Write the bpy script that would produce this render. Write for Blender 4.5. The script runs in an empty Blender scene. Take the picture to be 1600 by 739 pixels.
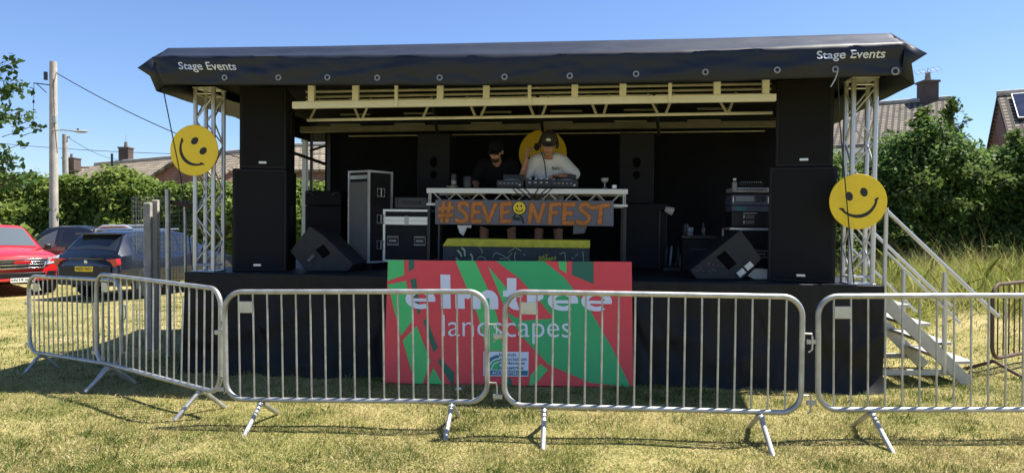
import bpy, bmesh, math, random
import numpy as np
from mathutils import Vector, Matrix, noise
R = math.radians
rng = np.random.default_rng(7)
random.seed(11)
S = bpy.context.scene
COL = S.collection

# ------------------------------------------------------------------ camera, sky, sun, exposure
FPX, CAMH, PITCH = 1090.0, 1.65, R(-1.025)
cd = bpy.data.cameras.new('camera'); cam = bpy.data.objects.new('camera', cd); COL.objects.link(cam)
cam.location = (0, 0, CAMH); cam.rotation_euler = (R(90) + PITCH, 0, 0)
cd.sensor_width = 36; cd.lens = FPX / 1600 * 36; cd.clip_start = .05; cd.clip_end = 2000
S.camera = cam
wd = bpy.data.worlds.new('World'); S.world = wd; wd.use_nodes = True
nt = wd.node_tree
sky = nt.nodes.new('ShaderNodeTexSky'); sky.sky_type = 'NISHITA'; sky.sun_disc = False
TO_SUN = Vector((.56, .125, 1.0)).normalized()
sky.sun_elevation = math.asin(TO_SUN.z); sky.sun_rotation = math.atan2(TO_SUN.x, TO_SUN.y)
sky.altitude = 0; sky.air_density = 1.0; sky.dust_density = .35; sky.ozone_density = 2.5
bg = nt.nodes['Background']; bg.inputs['Strength'].default_value = .075
tint = nt.nodes.new('ShaderNodeMixRGB'); tint.blend_type = 'MULTIPLY'; tint.inputs[0].default_value = 1; tint.inputs[2].default_value = (.85, .95, 1.18, 1)
nt.links.new(sky.outputs[0], tint.inputs[1]); nt.links.new(tint.outputs[0], bg.inputs[0])
sd = bpy.data.lights.new('sun', 'SUN'); sun = bpy.data.objects.new('sun', sd); COL.objects.link(sun)
sd.energy = 5.0; sd.angle = R(.53); sd.color = (1, .95, .86)
sun.rotation_euler = TO_SUN.to_track_quat('Z', 'Y').to_euler()
S.view_settings.view_transform = 'Standard'; S.view_settings.look = 'None'
S.view_settings.exposure = 1.05; S.view_settings.gamma = 1
S.cycles.max_bounces = 8; S.cycles.diffuse_bounces = 4

# ------------------------------------------------------------------ pixel -> place helpers
def ray(px, py):
    dx, dz = (px - 800) / FPX, (369.5 - py) / FPX
    return Vector((dx, math.cos(PITCH) - dz * math.sin(PITCH), math.sin(PITCH) + dz * math.cos(PITCH)))
CAMP = Vector((0, 0, CAMH))
def at(px, py, Y):
    d = ray(px, py); return CAMP + d * (Y / d.y)
SM = Matrix.Translation((.03, 7.42, 0)) @ Matrix.Rotation(R(-6.5), 4, 'Z') @ Matrix.Rotation(R(.62), 4, 'Y')
SMI = SM.inverted()
DECK = 1.07
def sl(px, py, v):                      # stage-local point where the view ray meets the plane v
    o = SMI @ CAMP; d = SMI.to_3x3() @ ray(px, py)
    return o + d * ((v - o.y) / d.y)

# ------------------------------------------------------------------ materials
def mat(name, col, rough=.5, metal=0.0, var=.12, scale=6, bump=0.0, bscale=60, spec=.5, coat=0, var2=None):
    m = bpy.data.materials.new(name); m.use_nodes = True
    n = m.node_tree.nodes; l = m.node_tree.links; b = n['Principled BSDF']
    tc = n.new('ShaderNodeTexCoord')
    nz = n.new('ShaderNodeTexNoise'); nz.inputs['Scale'].default_value = scale; nz.inputs['Detail'].default_value = 6
    nz.inputs['Roughness'].default_value = .65
    l.new(tc.outputs['Object'], nz.inputs['Vector'])
    cr = n.new('ShaderNodeValToRGB'); cr.color_ramp.elements[0].position = .3; cr.color_ramp.elements[1].position = .7
    c2 = var2 if var2 else tuple(min(1, c * (1 + var)) for c in col)
    cr.color_ramp.elements[0].color = (*[c * (1 - var) for c in col], 1); cr.color_ramp.elements[1].color = (*c2, 1)
    l.new(nz.outputs['Fac'], cr.inputs['Fac']); l.new(cr.outputs[0], b.inputs['Base Color'])
    mr = n.new('ShaderNodeMapRange'); mr.inputs['To Min'].default_value = max(.02, rough - .1); mr.inputs['To Max'].default_value = min(1, rough + .1)
    l.new(nz.outputs['Fac'], mr.inputs['Value']); l.new(mr.outputs[0], b.inputs['Roughness'])
    b.inputs['Metallic'].default_value = metal
    b.inputs['Specular IOR Level'].default_value = spec
    if coat: b.inputs['Coat Weight'].default_value = coat; b.inputs['Coat Roughness'].default_value = .04
    if bump:
        nb = n.new('ShaderNodeTexNoise'); nb.inputs['Scale'].default_value = bscale; nb.inputs['Detail'].default_value = 4
        l.new(tc.outputs['Object'], nb.inputs['Vector'])
        bp = n.new('ShaderNodeBump'); bp.inputs['Strength'].default_value = bump; bp.inputs['Distance'].default_value = .02
        l.new(nb.outputs['Fac'], bp.inputs['Height']); l.new(bp.outputs[0], b.inputs['Normal'])
    return m
def leafmat(name, cols, trans=.35, rough=.45, nscale=.8, nrough=.5, nw=1.3):
    m = bpy.data.materials.new(name); m.use_nodes = True
    n = m.node_tree.nodes; l = m.node_tree.links; b = n['Principled BSDF']
    ge = n.new('ShaderNodeNewGeometry'); tc = n.new('ShaderNodeTexCoord')
    nz = n.new('ShaderNodeTexNoise'); nz.inputs['Scale'].default_value = nscale; nz.inputs['Detail'].default_value = 8; nz.inputs['Roughness'].default_value = nrough
    l.new(tc.outputs['Object'], nz.inputs['Vector'])
    mx = n.new('ShaderNodeMath'); mx.operation = 'MULTIPLY_ADD'; mx.inputs[1].default_value = .55; mx.inputs[2].default_value = -.02
    l.new(ge.outputs['Random Per Island'], mx.inputs[0])
    ad = n.new('ShaderNodeMath'); ad.operation = 'MULTIPLY_ADD'; ad.inputs[1].default_value = nw; 
    l.new(nz.outputs['Fac'], ad.inputs[0])
    sb = n.new('ShaderNodeMath'); sb.operation = 'SUBTRACT'; sb.inputs[1].default_value = .45 + (nw - 1.3) * .5
    l.new(mx.outputs[0], sb.inputs[0]); l.new(sb.outputs[0], ad.inputs[2])
    cr = n.new('ShaderNodeValToRGB'); el = cr.color_ramp.elements
    while len(el) < len(cols): el.new(.5)
    for i, c in enumerate(cols): el[i].position = i / (len(cols) - 1); el[i].color = (*c, 1)
    l.new(ad.outputs[0], cr.inputs['Fac']); l.new(cr.outputs[0], b.inputs['Base Color'])
    b.inputs['Roughness'].default_value = rough; b.inputs['Specular IOR Level'].default_value = .2
    tr = n.new('ShaderNodeBsdfTranslucent'); l.new(cr.outputs[0], tr.inputs['Color'])
    ms = n.new('ShaderNodeMixShader'); ms.inputs[0].default_value = trans
    l.new(b.outputs[0], ms.inputs[1]); l.new(tr.outputs[0], ms.inputs[2]); l.new(ms.outputs[0], n['Material Output'].inputs['Surface'])
    return m
def glassmat(name, tint=(.02, .025, .03), rough=.03):
    m = bpy.data.materials.new(name); m.use_nodes = True
    b = m.node_tree.nodes['Principled BSDF']; b.inputs['Base Color'].default_value = (*tint, 1)
    b.inputs['Roughness'].default_value = rough; b.inputs['Specular IOR Level'].default_value = .8
    return m
def brickmat(name, c1, c2, mortar, sx, sy, msize=.02, bump=.4, axis='XZ', rough=.85, off=.5):
    m = bpy.data.materials.new(name); m.use_nodes = True
    n = m.node_tree.nodes; l = m.node_tree.links; b = n['Principled BSDF']
    tc = n.new('ShaderNodeTexCoord'); sp = n.new('ShaderNodeSeparateXYZ'); cb = n.new('ShaderNodeCombineXYZ')
    l.new(tc.outputs['UV'], sp.inputs[0]); l.new(sp.outputs[0], cb.inputs[0]); l.new(sp.outputs[1], cb.inputs[1])
    bt = n.new('ShaderNodeTexBrick'); l.new(cb.outputs[0], bt.inputs['Vector'])
    bt.inputs['Color1'].default_value = (*c1, 1); bt.inputs['Color2'].default_value = (*c2, 1); bt.inputs['Mortar'].default_value = (*mortar, 1)
    bt.inputs['Scale'].default_value = 1; bt.inputs['Brick Width'].default_value = sx; bt.inputs['Row Height'].default_value = sy
    bt.inputs['Mortar Size'].default_value = msize; bt.offset = off; bt.inputs['Mortar Smooth'].default_value = .3
    nz = n.new('ShaderNodeTexNoise'); nz.inputs['Scale'].default_value = 1.4; nz.inputs['Detail'].default_value = 6
    l.new(cb.outputs[0], nz.inputs['Vector'])
    mx = n.new('ShaderNodeMixRGB'); mx.blend_type = 'MULTIPLY'; mx.inputs[0].default_value = .6
    l.new(bt.outputs['Color'], mx.inputs[1])
    cr = n.new('ShaderNodeValToRGB'); cr.color_ramp.elements[0].color = (.45, .45, .45, 1); cr.color_ramp.elements[1].color = (1.25, 1.2, 1.15, 1)
    cr.color_ramp.elements[0].position = .3; cr.color_ramp.elements[1].position = .7
    l.new(nz.outputs['Fac'], cr.inputs[0]); l.new(cr.outputs[0], mx.inputs[2]); l.new(mx.outputs[0], b.inputs['Base Color'])
    bp = n.new('ShaderNodeBump'); bp.inputs['Strength'].default_value = bump; bp.inputs['Distance'].default_value = .03; bp.invert = True
    l.new(bt.outputs['Fac'], bp.inputs['Height']); l.new(bp.outputs[0], b.inputs['Normal'])
    b.inputs['Roughness'].default_value = rough
    return m

M = {}
MV = None
M['galv'] = mat('galvanised steel', (.43, .43, .41), .46, .65, .34, 7, .08, 120)
M['galvflat'] = mat('galvanised plate', (.52, .52, .47), .5, .5, .15, 10)
M['alu'] = mat('aluminium tube', (.56, .56, .56), .36, .65, .06, 4)
M['alupaint'] = mat('aluminium tread', (.46, .45, .42), .5, .4, .15, 8)
M['cream'] = mat('cream painted steel', (.84, .83, .77), .5, 0, .08, 5)
M['olive'] = mat('dull steel', (.50, .48, .40), .5, .1, .2, 5)
M['pvc'] = mat('navy tarpaulin', (.0105, .014, .024), .5, 0, .25, 2, .05, 9, .4)
M['skirt'] = mat('black skirt cloth', (.0115, .011, .010), .62, 0, .4, 1.5, .08, 200, .3)
M['drape'] = mat('black drape', (.009, .0095, .011), .9, 0, .3, 2, .1, 100, .12)
M['deckm'] = mat('black deck ply', (.018, .018, .02), .55, 0, .4, 3, .1, 50, .3)
M['cab'] = mat('black cabinet paint', (.011, .0112, .012), .6, 0, .2, 20, .2, 260, .28)
M['grille'] = mat('black grille', (.010, .0105, .012), .6, .2, .15, 30, .5, 500, .3)
M['blk'] = mat('black plastic', (.012, .012, .013), .42, 0, .2, 12)
M['dgrey'] = mat('dark grey plastic', (.045, .047, .05), .5, 0, .2, 8)
M['mgrey'] = mat('grey laminate', (.13, .13, .125), .5, 0, .1, 6)
M['silver'] = mat('silver edging', (.7, .7, .68), .35, .6, .1, 10)
M['white'] = mat('white paint', (.8, .8, .78), .5, 0, .06, 5)
M['offwhite'] = mat('off white board', (.7, .67, .58), .6, 0, .12, 6)
M['yellow'] = mat('yellow sign paint', (.93, .64, .02), .5, 0, .06, 5)
M['signblack'] = mat('black sign paint', (.014, .012, .010), .5)
M['lettering'] = mat('pale lettering', (.66, .67, .70), .5, 0, .05)
M['redp'] = mat('board red', (.86, .07, .068), .42, 0, .05, 2)
M['grn1'] = mat('board light green', (.085, .60, .145), .42, 0, .06, 2)
M['grn2'] = mat('board mid green', (.05, .46, .14), .42, 0, .08, 1.5)
M['grn3'] = mat('board dark green', (.03, .15, .08), .42, 0, .05, 2)
M['bwhite'] = mat('board white', (.84, .85, .90), .42, 0, .03, 2)
M['teal'] = mat('board teal', (.03, .20, .22), .42)
M['bannerg'] = mat('painted grey ply', (.16, .165, .20), .7, 0, .15, 4, .1, 40)
M['orange'] = mat('orange paint', (.55, .20, .045), .65, 0, .25, 12)
M['brownedge'] = mat('brown paint edge', (.26, .085, .02), .65, 0, .2, 12)
M['limewood'] = mat('yellow green paint', (.50, .46, .03), .6, 0, .3, 9)
M['darkgreen'] = mat('dark painted ply', (.022, .035, .038), .6, 0, .4, 5)
M['chalk'] = mat('chalk green paint', (.42, .50, .30), .7, 0, .3, 10)
M['skin'] = mat('skin', (.46, .235, .16), .5, 0, .12, 9)
M['tee'] = mat('white cotton', (.80, .80, .82), .85, 0, .05, 8, .15, 90, .2)
M['blackcloth'] = mat('black cotton', (.006, .006, .008), .9, 0, .2, 8, .1, 90, .2)
M['capm'] = mat('dark brown cap cloth', (.045, .036, .028), .85, 0, .2, 12)
M['hair'] = mat('dark hair', (.02, .014, .01), .6, 0, .2, 20)
M['wood'] = mat('weathered timber', (.36, .335, .30), .85, 0, .3, 7, .4, 30)
M['polewood'] = mat('pole timber', (.44, .40, .34), .85, 0, .22, 3, .3, 20)
M['rust'] = mat('rusty steel', (.11, .07, .05), .7, .3, .4, 9)
M['carred'] = mat('red car paint', (.62, .018, .022), .3, 0, .04, 2, coat=1)
M['carblk'] = mat('black car paint', (.012, .013, .016), .25, 0, .05, 2, coat=1)
M['carblue'] = mat('dark blue car paint', (.009, .013, .026), .25, .1, .05, 2, coat=1)
M['tyre'] = mat('tyre rubber', (.018, .018, .018), .85)
M['chrome'] = mat('chrome', (.75, .75, .76), .15, .95, .05)
M['glass'] = glassmat('car glass'); M['glassl'] = glassmat('pale car glass', (.10, .12, .13))
M['lamp'] = glassmat('headlamp glass', (.35, .37, .4), .1)
M['tail'] = mat('red tail lamp', (.45, .012, .015), .2, 0, .2, 20, coat=1)
M['plate_y'] = mat('yellow plate', (.78, .55, .03), .4); M['plate_w'] = mat('white plate', (.78, .78, .76), .4)
M['clad'] = mat('grey trim plastic', (.03, .03, .032), .7)
M['wire'] = mat('black cable', (.012, .012, .013), .6)
M['thinwire'] = mat('thin steel wire', (.22, .23, .23), .5, .4)
M['solar'] = mat('solar glass', (.012, .018, .05), .15, .2, .1, 3)
M['render'] = mat('painted render', (.62, .60, .55), .85, 0, .06, 3)
M['brick'] = brickmat('red brick', (.30, .105, .065), (.24, .085, .055), (.30, .25, .21), .225, .075, .012, .3)
M['brickb'] = brickmat('brown brick', (.22, .10, .07), (.17, .08, .06), (.26, .22, .19), .225, .075, .012, .3)
M['chimb'] = brickmat('chimney brick', (.11, .07, .055), (.09, .06, .05), (.12, .10, .09), .225, .075, .012, .3)
M['tiles'] = brickmat('weathered roof tiles', (.29, .24, .165), (.19, .155, .11), (.035, .03, .025), .21, .20, .05, 1.0, off=0)
M['tilesl'] = brickmat('pale brown roof tiles', (.36, .30, .21), (.29, .24, .17), (.12, .10, .075), .32, .30, .04, .8)
M['bark'] = mat('bark', (.10, .08, .06), .9, 0, .3, 9, .6, 25)
M['hedge'] = leafmat('hedge leaves', [(.07, .12, .025), (.15, .22, .042), (.24, .31, .065), (.35, .40, .12)], .48, .6)
M['hedger'] = leafmat('right hedge leaves', [(.035, .075, .018), (.10, .17, .038), (.18, .27, .07), (.30, .38, .14)], .48, .6)
M['treel'] = leafmat('tree leaves', [(.02, .05, .012), (.05, .10, .025), (.09, .15, .04)], .3)
M['shrub'] = leafmat('shrub leaves', [(.05, .09, .02), (.12, .18, .04), (.20, .25, .07)], .45, .6)
M['blade'] = leafmat('short grass blades', [(.06, .10, .02), (.12, .175, .032), (.23, .26, .065), (.37, .345, .125), (.50, .41, .20), (.62, .50, .30)], .28, .65, .95, .66, 2.1)
M['clip'] = leafmat('dry grass clippings', [(.30, .24, .10), (.52, .43, .22), (.64, .55, .33)], .15, .7, 1.0, .7)
M['tuft'] = leafmat('green tuft blades', [(.035, .07, .015), (.08, .14, .028), (.14, .21, .045), (.24, .27, .08)], .3, .6, .9, .6, 1.6)
M['void'] = mat('dark recess', (.003, .003, .003), .9, 0, .1, 5, spec=.1)
M['darksteel'] = mat('dark olive steel', (.17, .165, .125), .55, .1, .2, 5)
M['tallblade'] = leafmat('tall grass blades', [(.18, .25, .05), (.34, .38, .09), (.48, .46, .16), (.62, .54, .28)], .5, .6, .7)
M['straw'] = leafmat('straw grass blades', [(.22, .20, .07), (.40, .34, .15), (.55, .46, .25)], .4, .6, .7)

# ------------------------------------------------------------------ mesh builder
class MB:
    def __init__(s): s.v = []; s.f = []; s.m = []
    def add(s, vs, fs, m=0, T=None):
        o = len(s.v)
        for p in vs:
            p = Vector(p); s.v.append(T @ p if T is not None else p)
        for f in fs: s.f.append([i + o for i in f]); s.m.append(m)
        return s
    def box(s, c, d, m=0, T=None, rz=0, taper=1.0):
        x, y, z = d[0] / 2, d[1] / 2, d[2] / 2
        vs = [Vector((a * x * (taper if k > 0 else 1), b * y * (taper if k > 0 else 1), k * z)) for k in (-1, 1) for b in (-1, 1) for a in (-1, 1)]
        Q = Matrix.Translation(c) @ Matrix.Rotation(rz, 4, 'Z')
        if T is not None: Q = T @ Q
        return s.add(vs, [(0, 2, 3, 1), (4, 5, 7, 6), (0, 1, 5, 4), (2, 6, 7, 3), (0, 4, 6, 2), (1, 3, 7, 5)], m, Q)
    def tube(s, p, q, r, n=10, r2=None, m=0, T=None):
        return s.path([p, q], r, n, m, T, r2=r2)
    def path(s, pts, r, n=8, m=0, T=None, closed=False, r2=None, radii=None):
        P = [Vector(p) for p in pts]
        if closed and (P[0] - P[-1]).length < 1e-6: P.pop()
        k = len(P); vs = []; up = None
        for i in range(k):
            if closed: t = (P[(i + 1) % k] - P[i - 1])
            else: t = P[min(i + 1, k - 1)] - P[max(i - 1, 0)]
            t.normalize()
            if up is None:
                up = Vector((0, 0, 1)) if abs(t.z) < .9 else Vector((1, 0, 0))
            a = up - t * up.dot(t)
            if a.length < 1e-4: a = t.orthogonal()
            a.normalize(); b = t.cross(a); up = a
            rr = radii[i] if radii else (r if r2 is None else r + (r2 - r) * i / max(1, k - 1))
            for j in range(n):
                w = 2 * math.pi * j / n
                vs.append(P[i] + a * (math.cos(w) * rr) + b * (math.sin(w) * rr))
        fs = []
        for i in range(k if closed else k - 1):
            i2 = (i + 1) % k
            for j in range(n):
                j2 = (j + 1) % n
                fs.append((i * n + j, i * n + j2, i2 * n + j2, i2 * n + j))
        if not closed:
            fs.append(tuple(range(n))[::-1]); fs.append(tuple((k - 1) * n + j for j in range(n)))
        return s.add(vs, fs, m, T)
    def prism(s, pts, d, m=0, T=None):      # outline in x,z ; extruded along +y by d
        n = len(pts)
        vs = [(p[0], 0, p[1]) for p in pts] + [(p[0], d, p[1]) for p in pts]
        fs = [tuple(range(n)), tuple(range(n, 2 * n))[::-1]] + [(i, i + n, (i + 1) % n + n, (i + 1) % n) for i in range(n)]
        return s.add(vs, fs, m, T)
    def lathe(s, prof, n=20, m=0, T=None):  # prof: (r, z)
        vs = []; k = len(prof)
        for r, z in prof:
            for j in range(n):
                w = 2 * math.pi * j / n; vs.append((r * math.cos(w), r * math.sin(w), z))
        fs = [(i * n + j, i * n + (j + 1) % n, (i + 1) * n + (j + 1) % n, (i + 1) * n + j) for i in range(k - 1) for j in range(n)]
        fs += [tuple(range(n))[::-1], tuple((k - 1) * n + j for j in range(n))]
        return s.add(vs, fs, m, T)
    def ell(s, c, r, m=0, T=None, nu=14, nv=9, rot=None):
        vs = []; fs = []
        Q = Matrix.Translation(c) @ (rot.to_4x4() if rot is not None else Matrix.Identity(4))
        if T is not None: Q = T @ Q
        for i in range(nv + 1):
            a = math.pi * i / nv
            for j in range(nu):
                b = 2 * math.pi * j / nu
                vs.append((r[0] * math.sin(a) * math.cos(b), r[1] * math.sin(a) * math.sin(b), r[2] * math.cos(a)))
        for i in range(nv):
            for j in range(nu):
                fs.append((i * nu + j, (i + 1) * nu + j, (i + 1) * nu + (j + 1) % nu, i * nu + (j + 1) % nu))
        return s.add(vs, fs, m, Q)
    def build(s, name, mats, parent=None, smooth=35, bevel=0, recalc=True):
        me = bpy.data.meshes.new(name); me.from_pydata([tuple(v) for v in s.v], [], s.f)
        if not isinstance(mats, (list, tuple)): mats = [mats]
        for q in mats: me.materials.append(q)
        me.polygons.foreach_set('material_index', s.m)
        if recalc:
            b = bmesh.new(); b.from_mesh(me); bmesh.ops.recalc_face_normals(b, faces=b.faces); b.to_mesh(me); b.free()
        if smooth:
            me.polygons.foreach_set('use_smooth', [True] * len(me.polygons)); me.set_sharp_from_angle(angle=R(smooth))
        o = bpy.data.objects.new(name, me); COL.objects.link(o)
        if parent is not None: o.parent = parent
        if bevel:
            bv = o.modifiers.new('bevel', 'BEVEL'); bv.width = bevel; bv.segments = 2; bv.limit_method = 'ANGLE'
        return o
def tag(o, label=None, cat=None, group=None, kind=None):
    if label: o['label'] = label
    if cat: o['category'] = cat
    if group: o['group'] = group
    if kind: o['kind'] = kind
    return o
def thing(name, label, cat, group=None, mw=None, loc=None):
    o = bpy.data.objects.new(name, None); COL.objects.link(o); o.empty_display_size = .1
    tag(o, label, cat, group)
    if mw is not None: o.matrix_world = mw
    if loc is not None: o.location = loc
    return o
def on_stage(u, v, w=DECK, rz=0): return SM @ Matrix.Translation((u, v, w)) @ Matrix.Rotation(rz, 4, 'Z')
def uvq(o, fn):                          # planar uv from a function of the vertex
    uv = o.data.uv_layers.new(name='UVMap')
    for p in o.data.polygons:
        for li in p.loop_indices:
            uv.data[li].uv = fn(o.data.vertices[o.data.loops[li].vertex_index].co, p)
    return o
def uv_box(o):
    def fn(c, p):
        n = p.normal
        t = Vector((-n.y, n.x, 0))
        if t.length < 1e-3: return (c.x, c.y)
        t.normalize(); b = n.cross(t); return (c.dot(t), c.dot(b))
    return uvq(o, fn)
def textmesh(body, bold=0.0, extrude=0.0, shear=0):
    cu = bpy.data.curves.new('lettering', 'FONT'); cu.body = body; cu.size = 1; cu.offset = bold; cu.shear = shear
    cu.resolution_u = 5
    o = bpy.data.objects.new('lettering', cu); COL.objects.link(o)
    bpy.context.view_layer.update()
    me = bpy.data.meshes.new_from_object(o.evaluated_get(bpy.context.evaluated_depsgraph_get()))
    bpy.data.objects.remove(o); bpy.data.curves.remove(cu)
    vs = np.array([v.co[:2] for v in me.vertices]); fs = [tuple(p.vertices) for p in me.polygons]
    bpy.data.meshes.remove(me)
    mn = vs.min(0); mx = vs.max(0)
    return (vs - mn) / (mx - mn), fs, (mx - mn)      # normalised to a unit box
def text_add(mb, body, fn, bold=0, m=0, shear=0):    # fn maps unit (x,y) to a 3-D point
    vs, fs, _ = textmesh(body, bold, shear=shear); return mb.add([fn(a, b) for a, b in vs], fs, m)
def nz(x, y=0, z=0): return noise.noise(Vector((x, y, z)))
def quads_mesh(name, V, mats, parent=None, tri=False):   # V: (n,4,3) or (n,3,3)
    n, k = V.shape[0], V.shape[1]
    me = bpy.data.meshes.new(name)
    me.vertices.add(n * k); me.vertices.foreach_set('co', V.reshape(-1).astype(np.float32))
    me.loops.add(n * k); me.loops.foreach_set('vertex_index', np.arange(n * k, dtype=np.int32))
    me.polygons.add(n); me.polygons.foreach_set('loop_start', np.arange(n, dtype=np.int32) * k)
    try: me.polygons.foreach_set('loop_total', np.full(n, k, dtype=np.int32))
    except Exception: pass
    me.update(calc_edges=True); me.validate()
    me.materials.append(mats)
    o = bpy.data.objects.new(name, me); COL.objects.link(o)
    if parent is not None: o.parent = parent
    return o

# ------------------------------------------------------------------ ground
def ground_z(x, y):
    d = np.clip((-x - 3.6) / 5, 0, 1) * np.clip((y - 6) / 5, 0, 1); d = d * d * (3 - 2 * d)
    e = np.clip((x - 1.0) / 3, 0, 1) * np.clip((y - 6) / 1.0, 0, 1)
    b = np.clip((x - 4.5) / 3, 0, 1) * np.clip((y - 8.4) / 4, 0, 1)
    return -.16 * d - .035 * e + .55 * b * b + .012 * np.sin(x * 2.1 + 1) * np.sin(y * 1.7) + .008 * np.sin(x * 5.3) * np.cos(y * 4.1 + x)
def gz(x, y): return float(ground_z(np.float64(x), np.float64(y)))
xs = np.concatenate([np.array([-900, -300, -120, -60, -40, -28]), np.linspace(-20, 20, 161), np.array([28, 40, 60, 120, 300, 900])])
ys = np.concatenate([np.array([-60, -10, 0, 2]), np.linspace(3, 30, 136), np.array([35, 45, 60, 90, 140, 300, 900])])
GX, GY = np.meshgrid(xs, ys)
near = np.exp(-np.maximum(0, np.hypot(GX, GY - 10) - 15) / 6)
GZ = ground_z(GX, GY) * near
mb = MB(); nx = len(xs)
mb.v = [Vector(p) for p in zip(GX.ravel(), GY.ravel(), GZ.ravel())]
mb.f = [(j * nx + i, j * nx + i + 1, (j + 1) * nx + i + 1, (j + 1) * nx + i) for j in range(len(ys) - 1) for i in range(nx - 1)]
mb.m = [0] * len(mb.f)
gm = bpy.data.materials.new('dry turf'); gm.use_nodes = True
n = gm.node_tree.nodes; l = gm.node_tree.links; b = n['Principled BSDF']; b.inputs['Roughness'].default_value = .95; b.inputs['Specular IOR Level'].default_value = .1
tc = n.new('ShaderNodeTexCoord')
n1 = n.new('ShaderNodeTexNoise'); n1.inputs['Scale'].default_value = .9; n1.inputs['Detail'].default_value = 8; n1.inputs['Roughness'].default_value = .7
n2 = n.new('ShaderNodeTexNoise'); n2.inputs['Scale'].default_value = 45; n2.inputs['Detail'].default_value = 5
l.new(tc.outputs['Object'], n1.inputs['Vector']); l.new(tc.outputs['Object'], n2.inputs['Vector'])
am = n.new('ShaderNodeMath'); am.operation = 'MULTIPLY_ADD'; am.inputs[1].default_value = .45; l.new(n2.outputs['Fac'], am.inputs[0])
am2 = n.new('ShaderNodeMath'); am2.operation = 'MULTIPLY'; am2.inputs[1].default_value = .6; l.new(n1.outputs['Fac'], am2.inputs[0]); l.new(am2.outputs[0], am.inputs[2])
cr = n.new('ShaderNodeValToRGB'); el = cr.color_ramp.elements
for p, c in ((.36, (.07, .085, .022)), (.47, (.20, .19, .06)), (.57, (.36, .30, .125)), (.7, (.50, .41, .21))):
    e_ = el.new(p); e_.color = (*c, 1)
el.remove(el[0]); el.remove(el[len(el) - 1])
l.new(am.outputs[0], cr.inputs[0]); l.new(cr.outputs[0], b.inputs['Base Color'])
bp = n.new('ShaderNodeBump'); bp.inputs['Strength'].default_value = .8; bp.inputs['Distance'].default_value = .03
l.new(n2.outputs['Fac'], bp.inputs['Height']); l.new(bp.outputs[0], b.inputs['Normal'])
tag(mb.build('ground', gm, smooth=60, recalc=False), 'dry mown field of patchy yellow green turf', kind='structure')

def blades(n, xy, hmin, hmax, w, lean, flat=0.0):
    x, y = xy; z = ground_z(x, y) * np.exp(-np.maximum(0, np.hypot(x, y - 10) - 15) / 6)
    h = hmin + (hmax - hmin) * rng.random(n) ** 1.5
    a = rng.random(n) * 2 * np.pi; c = rng.random(n) * 2 * np.pi
    ln = lean * (.3 + rng.random(n))
    fl = rng.random(n) < flat
    ln = np.where(fl, 2.5, ln)
    up = h / np.sqrt(1 + ln ** 2); ou = up * ln
    ww = w * (.6 + .8 * rng.random(n))
    V = np.zeros((n, 5, 3))
    dx, dy = np.cos(a) * ww, np.sin(a) * ww
    base = np.stack([x, y, z - .004], 1)
    V[:, 0] = base - np.stack([dx, dy, 0 * dx], 1); V[:, 1] = base + np.stack([dx, dy, 0 * dx], 1)
    mid = base + np.stack([np.cos(c) * ou * .38, np.sin(c) * ou * .38, up * .62], 1)
    V[:, 2] = mid + np.stack([dx, dy, 0 * dx], 1) * .75; V[:, 4] = mid - np.stack([dx, dy, 0 * dx], 1) * .75
    V[:, 3] = base + np.stack([np.cos(c) * ou, np.sin(c) * ou, up], 1)
    return V
def tuft(V):
    c = V[:, 0, :2]
    k = np.array([nz(x * 1.9, y * 1.9, 7) + .7 * nz(x * 6.5, y * 6.5, 2) for x, y in c])
    s = np.clip(1 + .75 * k, .45, 1.9)[:, None]
    V[:, :, 2] = V[:, :1, 2] + (V[:, :, 2] - V[:, :1, 2]) * s
    return V
def lawn(n, y0, y1, hmin, hmax, w, flat):
    y = y0 * (y1 / y0) ** rng.random(n)
    x = (rng.random(n) * 2 - 1) * y * .80
    return blades(n, (x, y), hmin, hmax, w, .75, flat)
VV = np.concatenate([lawn(240000, 4.3, 7.6, .012, .042, .0020, .4), lawn(60000, 7.4, 22, .02, .055, .0055, .3)])
VV = tuft(VV)
keep = ~((np.abs(VV[:, 0, 0]) < 3.6) & (VV[:, 0, 1] > 8.2) & (VV[:, 0, 1] < 11))
tag(quads_mesh('short_grass', VV[keep], M['blade']), 'short dry yellow green mown grass', 'grass', kind='stuff')
nt_ = 900; ty_ = 4.4 * (11 / 4.4) ** rng.random(nt_); tx_ = (rng.random(nt_) * 2 - 1) * ty_ * .8
kt = np.array([nz(x * .7, y * .7, 3) for x, y in zip(tx_, ty_)]) + .25 * rng.normal(size=nt_) > 0
kt &= ~((np.abs(tx_) < 3.7) & (ty_ > 7.3)); tx_, ty_ = tx_[kt], ty_[kt]
kk = 46; sp_ = .035 + .07 * rng.random(len(tx_)); bx = np.repeat(tx_, kk) + np.repeat(sp_, kk) * rng.normal(size=len(tx_) * kk); by = np.repeat(ty_, kk) + np.repeat(sp_, kk) * rng.normal(size=len(tx_) * kk)
tag(quads_mesh('grass_tufts', blades(len(bx), (bx, by), .02, .075, .0024, .8, .1), M['tuft']), 'greener tufts scattered through the dry mown grass', 'grass', kind='stuff')
n_ = 70000; y_ = 4.3 * (9.5 / 4.3) ** rng.random(n_); x_ = (rng.random(n_) * 2 - 1) * y_ * .8
kp = np.array([nz(x * .9, y * .9, 31) + .6 * nz(x * 3.1, y * 3.1, 4) for x, y in zip(x_, y_)]) + .25 * rng.normal(size=n_) > .08
kp &= ~((np.abs(x_) < 3.6) & (y_ > 7.6))
x_, y_ = x_[kp], y_[kp]; VC = blades(len(x_), (x_, y_), .02, .075, .0017, 2.6, .6); VC[:, :, 2] += .012
tag(quads_mesh('dry_clippings', VC, M['clip']), 'pale dry clippings lying on the mown grass', 'grass', kind='stuff')

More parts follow.
